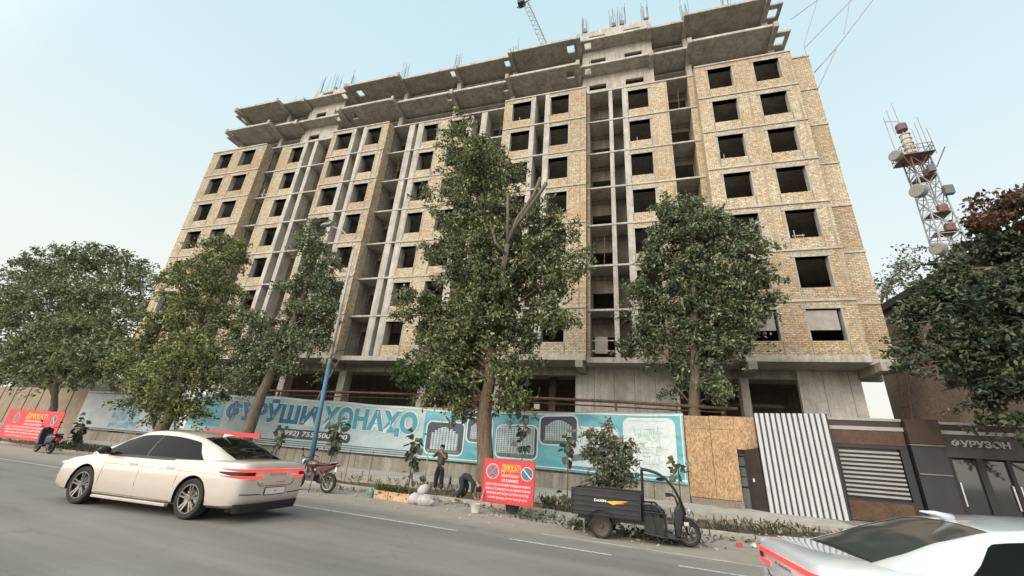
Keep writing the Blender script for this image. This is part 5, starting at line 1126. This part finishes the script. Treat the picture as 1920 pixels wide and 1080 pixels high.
    MB().tube([(.86,-.26,.96),(.88,-.30,1.06)], .006, 6).build('mirror_stem', BLACKM, r_)
    MB().lathe([(0,.0),(.07,0),(.09,.05),(0,.08)], (1.15,0,.66), 'X', 18).build('headlamp', mat('headlight_glass', (.5,.52,.55)), r_, auto=True)
    MB().box(1.06,1.16,-.16,-.06,.40,.47).build('reflector', mat('pale_reflector', (.55,.5,.42), .3), r_, bevel=.01)
    # canopy: curved windscreen frame sweeping up into a roof
    arc = [(1.10,.62),(1.03,.86),(.92,1.08),(.76,1.27),(.58,1.37),(.38,1.42),(.25,1.43)]
    for s_ in (-1, 1):
        mb = MB(); mb.tube([(x, s_*(.20+.16*min(1,(z-.62)/.5)), z) for x, z in arc], .026, 8); mb.build('canopy_frame', BLACKM, r_, smooth=True)
        MB().tube([(.25,s_*.36,1.43),(.25,s_*.36,.44)], .02, 8).build('rear_post', BLACKM, r_)
    mb = MB(); vs = []
    for x, z in [(.70,1.315),(.58,1.375),(.38,1.425),(.23,1.445)]: vs += [(x,-.38,z),(x,.38,z),(x,-.38,z+.02),(x,.38,z+.02)]
    fs = []
    for i in range(3): a = 4*i; fs += [(a,a+4,a+5,a+1),(a+2,a+3,a+7,a+6),(a,a+2,a+6,a+4),(a+1,a+5,a+7,a+3)]
    mb.add(vs, fs+[(0,1,3,2),(12,14,15,13)]); mb.build('canopy', BL, r_)
    mb = MB(); vs = []
    for x, z in arc[:4]: vs += [(x,-(.19+.16*min(1,(z-.62)/.5)),z),(x,.19+.16*min(1,(z-.62)/.5),z)]
    mb.add(vs, [(0,1,3,2),(2,3,5,4),(4,5,7,6)]); 
    ws = mb.build('windscreen', None, r_); m, t, b = nodes('clear_screen'); b.inputs['Base Color'].default_value = (.8,.85,.85,1); b.inputs['Roughness'].default_value = .05; b.inputs['Alpha'].default_value = .12; ws.data.materials.append(m)
    MB().ico((.64,-.05,1.25), .07, 2, (1.4,1,.5)).build('cab_mirror', BLACKM, r_, smooth=True)
    return r_
tricycle((-1.15, 10.55, -.08), radians(3))
# ---------------------------------------------------------------- motorcycles
def motorbike(name, label, loc, rz, colour, scooter=False):
    r_ = root(name, label, 'scooter' if scooter else 'motorcycle', loc, rz, local=True); PT = mat('bike_paint_'+('dark' if scooter else 'red'), colour, .3, 0, .2, 5, coat=.7); DK = BLACKM
    wb = .62
    spoke_wheel(r_, (-wb,0,.29 if not scooter else .24), .29 if not scooter else .24, .1, 7, mat('bike_rim', (.22,.2,.18), .4, .7)); spoke_wheel(r_, (wb,0,.29 if not scooter else .24), .29 if not scooter else .24, .09, 7, mat('bike_rim', (.22,.2,.18)))
    for s_ in (-1,1): MB().tube([(wb,s_*.07,.28),(.42,s_*.07,.88)], .022, 8).build('fork', DK, r_, smooth=True)
    MB().tube([(.30,-.34,.99),(.38,-.28,1.03),(.42,-.1,.96),(.42,.1,.96),(.38,.28,1.03),(.30,.34,.99)], .013, 8).build('handlebar', DK, r_, smooth=True)
    for s_ in (-1,1):
        mb = MB(); mb.tube([(.38,s_*.25,1.03),(.40,s_*.30,1.2)], .007, 6); mb.ico((.40,s_*.31,1.22), .055, 2, (.35,1,.7)); mb.build('mirror', DK, r_)
    if not scooter:
        mb = MB(); mb.ico((.12,0,.78), .2, 3, (1.25,.62,.62)); mb.build('fuel_tank', PT, r_, smooth=True)
        mb = MB(); mb.prism([(-.02,.76),(-.1,.84),(-.45,.83),(-.72,.90),(-.78,.86),(-.5,.75)], -.12,.12,'Y'); mb.build('seat', mat('seat_vinyl', (.02,.02,.02)), r_, bevel=.03)
        mb = MB(); mb.prism([(-.15,.45),(-.1,.72),(-.5,.76),(-.8,.82),(-.78,.76),(-.5,.6)], -.11,.11,'Y'); mb.build('side_panel', PT, r_, bevel=.02)
        mb = MB(); mb.box(-.12,.2,-.13,.13,.30,.52); mb.ico((.08,0,.45), .15, 2, (1,1.1,1)); mb.tube([(.1,0,.5),(.2,0,.7)], .08, 10); mb.build('engine', mat('engine_grey', (.09,.085,.08), .5, .6), r_, auto=True)
        mb = MB(); mb.bar((.38,0,.85),(.2,0,.35),.05); mb.bar((.38,0,.82),(-.3,0,.72),.05); mb.bar((-.05,0,.35),(-wb,0,.29),.05); mb.build('frame', DK, r_)
        mb = MB(); mb.tube([(.15,-.13,.35),(-.1,-.16,.25),(-.7,-.17,.36)], [.02,.035,.045], 10); mb.build('exhaust', mat('sooty_exhaust', (.10,.09,.085), .4, .7), r_, smooth=True)
        for s_ in (-1,1): MB().tube([(-.25,s_*.13,.62),(-wb+.02,s_*.12,.3)], .022, 8).build('shock_absorber', mat('sooty_exhaust', (.10,.09,.085), .4, .7), r_)
        mb = MB(); mb.bar((-.6,-.12,.86),(-.88,-.12,.9),.015); mb.bar((-.6,.12,.86),(-.88,.12,.9),.015); mb.bar((-.88,-.12,.9),(-.88,.12,.9),.015); mb.build('rear_rack', CHROME, r_)
        MB().box(-.9,-.84,-.09,.09,.62,.76).build('number_plate', mat('plate_white', (.72,.68,.64)), r_); MB().box(-.88,-.82,-.07,.07,.77,.83).build('tail_lamp', LENS, r_, bevel=.01)
        MB().ico((.5,0,.84), .09, 2, (.8,1,1)).build('headlamp', mat('headlight_glass', (.5,.52,.55)), r_, smooth=True)
        mb = MB(); mb.tube([(-.05,.1,.3),(-.2,.3,-.0)], .012, 6); mb.build('side_stand', DK, r_); MB().tube([(-.52,-.08,.84),(-.48,-.1,1.02)], .006, 5).build('flag_stem', DK, r_)
    else:
        mb = MB(); mb.prism([(.22,.30),(.36,.30),(.50,.62),(.46,.92),(.38,.96),(.34,.6)], -.2,.2,'Y'); mb.build('leg_shield', PT, r_, bevel=.04)
        mb = MB(); mb.box(-.15,.3,-.16,.16,.24,.31); mb.build('foot_board', DK, r_, bevel=.015)
        mb = MB(); mb.prism([(-.18,.28),(-.12,.64),(-.4,.7),(-.86,.72),(-.9,.6),(-.75,.46),(-.4,.4)], -.15,.15,'Y'); mb.build('rear_body', PT, r_, bevel=.05)
        mb = MB(); mb.prism([(-.12,.66),(-.16,.72),(-.45,.75),(-.8,.79),(-.84,.73),(-.4,.705)], -.14,.14,'Y'); mb.build('seat', mat('seat_vinyl', (.02,.02,.02)), r_, bevel=.02)
        MB().box(-.98,-.84,-.08,.08,.5,.62).build('tail_lamp', LENS, r_, bevel=.02); mb = MB(); mb.ico((.46,0,.9), .11, 3, (.9,1.2,1)); mb.build('headlamp', DK, r_, smooth=True)
        mb = MB(); mb.box(-.72,-.45,.05,.14,.18,.34); mb.build('engine', mat('engine_grey', (.09,.085,.08)), r_, bevel=.02)
        mb = MB(); pts_ = [(wb+.27*cos(a), 0, .25+.27*sin(a)) for a in [radians(q) for q in range(20,150,13)]]
        for a, b in zip(pts_, pts_[1:]): mb.bar(a, b, .012, .1, up=(1,0,.01))
        mb.build('front_mudguard', PT, r_)
    return r_
motorbike('motorcycle', 'small dark red motorcycle parked at the kerb just right of the white car', (-11.05, 11.05, -.08), pi+.06, (.10,.012,.018))
motorbike('scooter', 'dark purple scooter parked by the left warning board', (-28.6, 11.4, -.08), pi-.05, (.02,.012,.03), True).scale = (1.15,1.15,1.15)
# ================================================================ lamp post
lp = root('lamp_post', 'tall lamp post painted blue below and pale grey above, leaning slightly', 'lamp post', (-14.82, 14.5, -.1))
MB().tube([(-14.80,14.5,-.15),(-15.0,14.5,2.6),(-15.13,14.5,4.75)], [.105,.10,.095], 14).build('blue_shaft', mat('chalky_blue_paint', (.06,.16,.25), .6, 0, .25, 2.5, 0, 15), lp, smooth=True)
MB().tube([(-15.13,14.5,4.752),(-15.25,14.5,7.6),(-15.32,14.5,10.8)], [.088,.075,.05], 12).build('grey_shaft', mat('pale_grey_post', (.42,.40,.38), .7, 0, .15, 3), lp, smooth=True)
MB().tube([(-15.32,14.5,10.75),(-15.55,14.4,11.35),(-16.1,14.2,11.9),(-16.8,14.0,12.2)], [.04,.035,.03,.03], 8).build('bracket_arm', mat('pale_grey_post', (.42,.40,.38)), lp, smooth=True)
mb = MB(); mb.ico((-17.1,13.9,12.25), .28, 2, (1.4,.6,.35)); mb.build('lamp_head', mat('lamp_head_grey', (.3,.3,.3), .5, .3), lp, smooth=True)
MB().tube([(-15.1,14.4,5.0),(-14.7,14.4,5.35),(-14.3,14.4,5.4)], .02, 6).build('cable_hook', BLACKM, lp)
# ================================================================ red warning boards
REDB = mat('warning_red', (.60,.035,.045), .5, 0, .1, 2); YEL = mat('warning_yellow', (.75,.50,.06), .5); WHB = mat('warning_white', (.75,.68,.66), .5)
SBL = mat('sign_blue', (.05,.14,.22), .5); SRD = mat('sign_ring_red', (.6,.07,.15), .5); SGN = mat('sign_teal', (.05,.2,.17), .5)
def warning(label, x0, x1, z0, z1, y, right_foot='tripod', stands=True):
    W, H = x1-x0, z1-z0; r_ = root('warning_board', label, 'sign', ((x0+x1)/2, y, -.08), group='red warning boards at the kerb')
    MB().box(x0,x1,y,y+.02,z0,z1).build('board', REDB, r_); f = MB()
    for a, b, c, d in ((x0-.025,x1+.025,z1+.001,z1+.03),(x0-.025,x1+.025,z0-.03,z0-.001),(x0-.028,x0-.001,z0,z1),(x1+.001,x1+.028,z0,z1)): f.box(a,b,y-.005,y+.03,c,d)
    f.build('board_frame', mat('red_frame', (.35,.05,.05), .5), r_)
    X = lambda u: x0+W*u
    Z = lambda v: z0+H*v
    t = lambda nm, s, a, b, c, d, m_, bold: text_fit(nm, s, X(a), X(b), Z(c), Z(d), y-.004, m_, r_, bold)
    t('heading', 'ДИҚҚАТ!', .36, .74, .69, .91, YEL, .015); t('heading', 'МИНТАҚАИ', .37, .71, .595, .665, WHB, .02); t('heading', 'ХАТАРНОК', .37, .71, .485, .555, WHB, .02)
    for k, (s, a, b) in enumerate((('ДАР НАЗДИ СОХТМОН МОНДАНИ МОШИН',.06,.95),('МАНЪАСТ! БОШАД АЗ ДАР ШУМО ХОҲИШ',.06,.95),('МЕКУНЕМ, ДАР НАЗДИ СОХТМОН НАИСТЕД',.09,.92),('ЭҲТИЁТ БОШЕД, ХАТАР БАРОИ ҲАЁТ',.10,.90))): t('notice_line', s, a, b, .375-.1*k, .435-.1*k, WHB, .02)
    for u, full in ((.18,True),(.87,False)):
        cx_, cz_ = X(u), Z(.72); ra = H*.185 if full else H*.165; mb = MB(); mb.lathe([(0,-.004),(ra,-.004),(ra,0)], (cx_,y-.002,cz_), 'Y', 28); mb.build('sign_ring', WHB, r_)
        MB().lathe([(0,-.004),(ra*.93,-.004),(ra*.93,0)], (cx_,y-.005,cz_), 'Y', 28).build('sign_ring', SRD if full else SBL, r_)
        MB().lathe([(0,-.004),(ra*.78,-.004),(ra*.78,0)], (cx_,y-.008,cz_), 'Y', 28).build('sign_disc', SGN if full else SBL, r_)
        mb = MB(); k = ra*.62
        if full: mb.bar((cx_-k,y-.014,cz_-k),(cx_+k,y-.014,cz_+k),ra*.16,.004,up=(0,1,0)); mb.bar((cx_-k,y-.0145,cz_+k),(cx_+k,y-.0145,cz_-k),ra*.16,.004,up=(0,1,0))
        else: mb.bar((cx_-k,y-.014,cz_+k),(cx_+k,y-.014,cz_-k),ra*.14,.004,up=(0,1,0))
        mb.build('sign_bar', SRD if full else WHB, r_)
    if stands:
        MB().tube([(x0+.06,y+.03,z0+.3),(x0+.03,y-.25,-.0)], .022, 6).build('post', mat('rag_bound_post', (.3,.25,.2), .9), r_)
        mb = MB(); mb.tube([(x1-.06,y+.03,z0+.3),(x1-.06,y,.12)], .018, 6)
        for dx, dy in ((-.24,-.14),(.22,-.16),(.02,.25)): mb.tube([(x1-.06,y,.16),(x1-.06+dx,y+dy,-.07)], .014, 6)
        mb.tube([(x1-.2,y-.08,.0),(x1+.08,y-.09,.0)], .01, 5); mb.build('tripod_stand', STEEL, r_)
    else:
        for x in (x0+.3, x1-.3): MB().box(x-.03,x+.03,y+.03,y+.07,-.1,z1-.1).build('post', STEEL, r_)
    return r_
warning('tilted red warning board standing on a concrete filled pail in front of the pollarded tree', -5.33, -3.83, .20, 1.27, 11.6)
warning('red warning board far to the left beside the scooter', -36.3, -30.4, .30, 1.80, 12.3, stands=False)
rb = MB(); rb.box(-20.4,-16.8,13.3,13.34,1.30,1.48); rb.box(-20.2,-20.14,13.341,13.38,-.1,1.47); rb.box(-17.9,-17.84,13.341,13.38,-.1,1.47); o = rebase(rb.build('barrier_board', REDB), (-18.6,13.3,-.08)); tag(o, 'low red barrier plank seen over the roof of the white car', 'barrier')
b_ = root('pail', 'white pail filled with concrete holding up the warning board', 'bucket', (-5.33, 11.2, -.08))
MB().lathe([(0,-.07),(.12,-.07),(.15,.14),(.155,.15),(.135,.15),(.13,.12),(0,.12)], (-5.3,11.2,0), 'Z', 20).build('pail_body', mat('dirty_white_pail', (.5,.46,.41), .7, 0, .25, 6), b_, auto=True)
mb = MB(); mb.tube([(-5.46,11.12,.12),(-5.52,11.05,-.02),(-5.5,11.02,-.06)], .006, 5); mb.build('pail_handle', STEEL, b_)
bp = root('bucket', 'dark battered rubber bucket with rags on the kerb behind the warning board', 'bucket', (-4.62, 12.1, -.08))
MB().lathe([(0,-.08),(.15,-.08),(.22,.2),(.225,.21),(.2,.2),(.14,-.05),(0,-.05)], (-4.55,12.0,0), 'Z', 20).build('bucket_body', mat('dark_rubber_bucket', (.045,.045,.05), .8, 0, .3, 6), bp, auto=True)
mb = MB(); mb.ico((-4.5,12.0,.2), .13, 2, (1.3,1,.5), .25, 3); mb.build('rags', mat('grey_rags', (.12,.12,.12), .95), bp)
# ================================================================ crates with seedlings, sacks, rubbish
def crate(x, y, w_, label, seed):
    r_ = root('carton', label, 'box', (x+w_/2, y+.15, -.08), group='cardboard cartons of seedlings'); CB = mat('fruit_carton', (.52,.33,.19), .85, 0, .2, 5)
    mb = MB(); z0, z1 = -.075, .16; t_ = .008
    wall_holes(mb, x, x+w_, z0, z1, y, y+t_, [(x+.05,x+.1,.02,.05),(x+w_-.1,x+w_-.05,.02,.05),(x+w_/2-.05,x+w_/2+.03,.09,.12)])
    mb.box(x,x+w_,y+.3,y+.3+t_,z0,z1); mb.box(x,x+t_,y+t_,y+.3,z0,z1); mb.box(x+w_-t_,x+w_,y+t_,y+.3,z0,z1); mb.box(x+t_,x+w_-t_,y+t_,y+.3,z0,z0+.01); mb.build('carton_wall', CB, r_)
    MB().box(x+.01,x+w_-.01,y+.01,y+.29,.04,.1).build('soil', SOIL, r_); MB().box(x+w_*.3,x+w_*.66,y-.003,y-.0005,-.04,.06).build('print_patch', mat('carton_print', (.6,.42,.28), .8, 0, .3, 20), r_)
    g_ = np.random.default_rng(seed); k = 170; P = np.stack([g_.uniform(x+.02,x+w_-.02,k), g_.uniform(y+.02,y+.28,k), g_.uniform(.08,.2,k)],1)
    leaves('seedlings', P, .3, .16, leaf_mat('seedling_green%d' % seed, (.03,.05,.015), (.09,.12,.035), (.2,.2,.06)), r_, seed, .25, -1.8)
crate(-8.78, 11.3, .50, 'smaller left cardboard carton of green seedlings on the road edge', 51); crate(-8.22, 11.25, .72, 'wider right cardboard carton of seedlings next to the white sacks', 52)
gbt = root('watering_jug', 'pale green plastic jug left of the seedling cartons', 'jug', (-9.0,11.45,-.08)); MB().lathe([(0,-.08),(.1,-.08),(.11,.08),(.05,.15),(.045,.19),(0,.19)], (-9.0,11.4,0), 'Z', 16).build('jug_body', mat('green_plastic', (.16,.30,.23), .4), gbt, auto=True); MB().tube([(-9.0,11.28,.12),(-9.0,11.24,.05),(-9.0,11.3,-.02)], .012, 6).build('jug_handle', mat('green_plastic', (.16,.30,.23)), gbt)
def sack(x, y, z, r, sq, rot, label, seed):
    mb = MB(); mb.ico((0,0,0), r, 3, sq, .06, seed); vs = [list(v) for v in mb.v]
    for v in vs:
        if v[2] < -r*sq[2]*.7: v[2] = -r*sq[2]*.7
        k = max(0, v[0]/(r*sq[0])-.55); v[1] *= 1-1.5*k if k < .6 else .2; v[2] *= 1-1.2*k if k < .6 else .3; v[0] += k*r*.35
        v[2] += .012*sin(v[0]*40+seed)+.01*sin(v[1]*34)
    mb.v = [tuple(v) for v in vs]; o = mb.build('sack', mat('woven_sack_white', (.46,.43,.41), .75, 0, .2, 5, .3, 40), smooth=True); o.location = (x, y, z); o.rotation_euler = rot; tag(o, label, 'sack', 'tied white sacks')
sack(-7.36,11.35,.04,.2,(1,.9,.85),(0,-.1,2.9),'greyish sack lying left at the foot of the pile',1); sack(-6.98,11.3,.03,.22,(1.15,.85,.8),(0,0,.1),'plump white sack lying right at the foot of the pile',2); sack(-7.2,11.5,.26,.19,(.95,.9,.9),(0,-1.2,.2),'upright white sack with a pointed tied top resting on two others',3)
c_ = MB(); c_.box(.95,1.07,11.5,11.58,-.08,.0); o = rebase(c_.build('drink_carton', mat('red_carton', (.5,.04,.06), .5), bevel=.01), (1.0,11.54,-.08)); tag(o, 'small red drink carton lying on the road right of the tricycle', 'carton')
cp = MB(); cp.lathe([(0,0),(.035,0),(.045,.11),(0,.11)], (0,0,0), 'Z', 12); o = cp.build('paper_cup', mat('paper_cup_white', (.6,.6,.58), .6), auto=True); o.location = (1.28,11.75,-.05); o.rotation_euler = (1.3,0,.4); tag(o, 'tiny white cup lying right of the red drink carton', 'cup')
bt = MB(); bt.lathe([(0,0),(.045,0),(.045,.2),(.02,.26),(.02,.3),(0,.3)], (-8.55,15.52,.18), 'Z', 12); o = rebase(bt.build('bottle', mat('dark_bottle', (.02,.02,.02), .3), auto=True), (-8.55,15.52,.18)); tag(o, 'dark bottle standing on the pavement edge between man and tree', 'bottle')
for x in (-14.7,-13.2,-12.0):
    o = rebase(MB().tube([(x,14.9,-.1),(x+.02,14.9,1.15)], .012, 5).build('stake', STEEL), (x,14.9,-.08)); tag(o, 'thin stake in the planting strip between motorcycle and crates', 'stake', 'thin stakes in the planting strip')
# ================================================================ people
SKIN = mat('skin', (.36,.21,.14), .6, 0, .1, 10); HAIR = mat('black_hair', (.012,.01,.01), .7, 0, .3, 30)
def skin_obj(name, verts, edges, radii, m, parent, rootv=0, sub=2):
    me = bpy.data.meshes.new(name); me.from_pydata([tuple(v) for v in verts], edges, []); o = bpy.data.objects.new(name, me); C.objects.link(o)
    md = o.modifiers.new('skin', 'SKIN'); md.use_smooth_shade = True; md.branch_smoothing = .6
    if not me.skin_vertices: bpy.context.view_layer.objects.active = o
    lay = me.skin_vertices[0].data if me.skin_vertices else None
    for i, r_ in enumerate(radii):
        rr_ = r_ if isinstance(r_, tuple) else (r_, r_); lay[i].radius = rr_
    lay[rootv].use_root = True
    ms = o.modifiers.new('sub', 'SUBSURF'); ms.levels = sub; ms.render_levels = sub
    dg = bpy.context.evaluated_depsgraph_get(); me2 = bpy.data.meshes.new_from_object(o.evaluated_get(dg)); me2.name = name
    bpy.data.objects.remove(o); me2.materials.clear(); me2.polygons.foreach_set('use_smooth', [True]*len(me2.polygons)); return link(name, me2, m, parent)
def figure(label, J, loc, shirt, trousers, shoes, hair=True, cap=None):
    "J: dictionary of joints in the world frame"
    r_ = root('person', label, 'person', loc)
    J = {k: Vector(v) for k, v in J.items()}
    names = ['pelvis','waist','chest','neck','head0','head1']; V = [J[k] for k in names]; Rr = [(.115,.095),(.11,.085),(.135,.10),.055,.078,.082]; E = [(0,1),(1,2),(2,3),(3,4),(4,5)]
    def chain(start, pts_, rs_):
        p = start
        for q, r__ in zip(pts_, rs_): V.append(Vector(q)); Rr.append(r__); E.append((p, len(V)-1)); p = len(V)-1
        return p
    for s in 'LR':
        w_ = chain(2, [J['sh'+s], J['el'+s], J['wr'+s]], [.062,.042,.03])
        d = (J['hd'+s]-J['wr'+s]).normalized(); side = d.cross(Vector((0,1,0.2))).normalized()
        pm = chain(w_, [J['wr'+s]+d*.05], [(.034,.018)])
        for k in range(4):
            o_ = side*(k-1.5)*.018; L = (.066,.078,.074,.06)[k]; bend = Vector((0,.012,-.012))
            chain(pm, [J['wr'+s]+d*.085+o_, J['wr'+s]+d*(.085+L*.55)+o_+bend, J['wr'+s]+d*(.085+L)+o_*.9+bend*2.6], [.0095,.0085,.0075])
        chain(w_, [J['wr'+s]+d*.03+side*.035, J['wr'+s]+d*.075+side*.055], [.012,.009])
        a_ = chain(0, [J['hip'+s], J['kn'+s], J['an'+s]], [.085,.058,.042]); chain(a_, [J['to'+s]], [.035])
    skin_obj('body', V, E, Rr, SKIN, r_)
    # clothing a little outside the body
    def cl(nm, keys, rs_, es_, m_): skin_obj(nm, [J[k] if isinstance(k, str) else k for k in keys], es_, rs_, m_, r_)
    cuffL, cuffR = J['elL'].lerp(J['wrL'], .35), J['elR'].lerp(J['wrR'], .35)
    cl('shirt', [J['pelvis'].lerp(J['waist'],-.35),'waist','chest',J['chest'].lerp(J['neck'],.75),'shL','elL',cuffL,'shR','elR',cuffR], [(.175,.15),(.165,.14),(.185,.145),.075,.09,.066,.058,.09,.066,.058], [(0,1),(1,2),(2,3),(2,4),(4,5),(5,6),(2,7),(7,8),(8,9)], shirt)
    cl('trousers', [J['pelvis'].lerp(J['waist'],.8),'pelvis','hipL','knL',J['knL'].lerp(J['anL'],.9),'hipR','knR',J['knR'].lerp(J['anR'],.9)], [(.15,.12),(.155,.125),.12,.092,.08,.12,.092,.08], [(0,1),(1,2),(2,3),(3,4),(1,5),(5,6),(6,7)], trousers)
    for s in 'LR':
        a, b = J['an'+s], J['to'+s]; mb = MB(); mb.tube([a+(a-b).normalized()*.05-Vector((0,0,.03)), a-Vector((0,0,.03)), b-Vector((0,0,.0)), b+(b-a).normalized()*.03], [.035,.05,.042,.02], 10); mb.build('shoe', shoes, r_, smooth=True)
    hc = J['head0'].lerp(J['head1'], .55); up = (J['head1']-J['head0']).normalized(); f = J['face'].normalized()
    mb = MB(); mb.ico(hc+up*.035-f*.012, .098, 3, (1,1.05,.95), .03, 4); hv = [v for v in mb.v]
    mb.v = [tuple(Vector(v)-f*max(0, (Vector(v)-hc).dot(f)-.02)*.9) if (Vector(v)-hc).dot(up) < .06 else v for v in mb.v]; mb.build('hair', HAIR, r_, smooth=True)
    sd = up.cross(f).normalized()
    mb = MB(); mb.ico(hc+f*.092-up*.01, .016, 2, (1,1,1.5)); mb.build('nose', SKIN, r_, smooth=True)
    for k in (-1,1): MB().ico(hc+f*.08+sd*k*.03+up*.018, .009, 2).build('eye', HAIR, r_); MB().ico(hc+sd*k*.085, .02, 2, (.5,.7,1.2)).build('ear', SKIN, r_)
    MB().ico(hc+f*.084-up*.045, .02, 2, (1,.5,.3)).build('mouth', mat('lips', (.3,.12,.1), .6), r_); return r_
OLIVE = mat('olive_cloth', (.065,.062,.04), .9, 0, .2, 6); NAVY = mat('black_trouser_cloth', (.016,.017,.024), .9, 0, .2, 6); DARKC = mat('dark_robe_cloth', (.022,.026,.03), .9, 0, .25, 5); SHOE = mat('dusty_shoe', (.12,.10,.08), .8)
mx, my, mz = -8.62, 14.75, -.08
M_ = lambda x, y, z: (mx+x, my+y, mz+z)
figure('man in olive top and black trousers raising both hands to his face beside a shovel', dict(pelvis=M_(0,0,.93), waist=M_(0,0,1.06), chest=M_(0,0,1.28), neck=M_(0,-.01,1.43), head0=M_(0,-.03,1.50), head1=M_(0,-.04,1.60), face=(-.25,-.95,-.15),
    shL=M_(.17,0,1.37), elL=M_(.28,-.08,1.16), wrL=M_(.10,-.20,1.38), hdL=M_(.03,-.18,1.50), shR=M_(-.17,0,1.37), elR=M_(-.32,-.08,1.22), wrR=M_(-.14,-.20,1.40), hdR=M_(-.06,-.18,1.50),
    hipL=M_(.09,0,.88), knL=M_(.12,-.02,.48), anL=M_(.14,.02,.09), toL=M_(.17,-.13,.04), hipR=M_(-.09,0,.88), knR=M_(-.11,-.02,.48), anR=M_(-.13,.02,.09), toR=M_(-.17,-.12,.04)), (mx, my, mz), OLIVE, NAVY, SHOE)
sh = root('shovel', 'shovel with a pale wooden handle standing left of the man in olive', 'shovel', (-9.12,14.6,-.08))
MB().tube([(-9.16,14.6,1.38),(-9.12,14.58,.22)], .02, 8).build('handle', mat('pale_handle_wood', (.5,.42,.3), .7), sh, smooth=True); mb = MB(); mb.prism([(-9.22,.22),(-9.02,.22),(-9.0,.05),(-9.11,-.1),(-9.22,.05)], 14.56, 14.58, 'Y'); mb.build('blade', mat('worn_steel_blade', (.25,.24,.22), .5, .6), sh)
wx, wy, wz = -6.6, 13.0, -.06
W_ = lambda x, y, z: (wx+x, wy+y, wz+z)
figure('person in dark clothes bending down behind the red warning board at the kerb', dict(pelvis=W_(-.1,0,.72), waist=W_(.04,0,.76), chest=W_(.30,-.02,.66), neck=W_(.44,-.04,.55), head0=W_(.50,-.05,.48), head1=W_(.57,-.06,.40), face=(.6,-.25,-.75),
    shL=W_(.36,.15,.58), elL=W_(.40,.16,.36), wrL=W_(.46,.08,.16), hdL=W_(.50,.04,.06), shR=W_(.36,-.17,.58), elR=W_(.38,-.20,.36), wrR=W_(.45,-.14,.16), hdR=W_(.50,-.12,.06),
    hipL=W_(-.12,.1,.68), knL=W_(.02,.12,.40), anL=W_(-.18,.12,.08), toL=W_(-.02,.14,.035), hipR=W_(-.12,-.1,.68), knR=W_(-.02,-.12,.40), anR=W_(-.24,-.12,.08), toR=W_(-.1,-.14,.035)), (wx, wy, wz), DARKC, DARKC, SHOE)
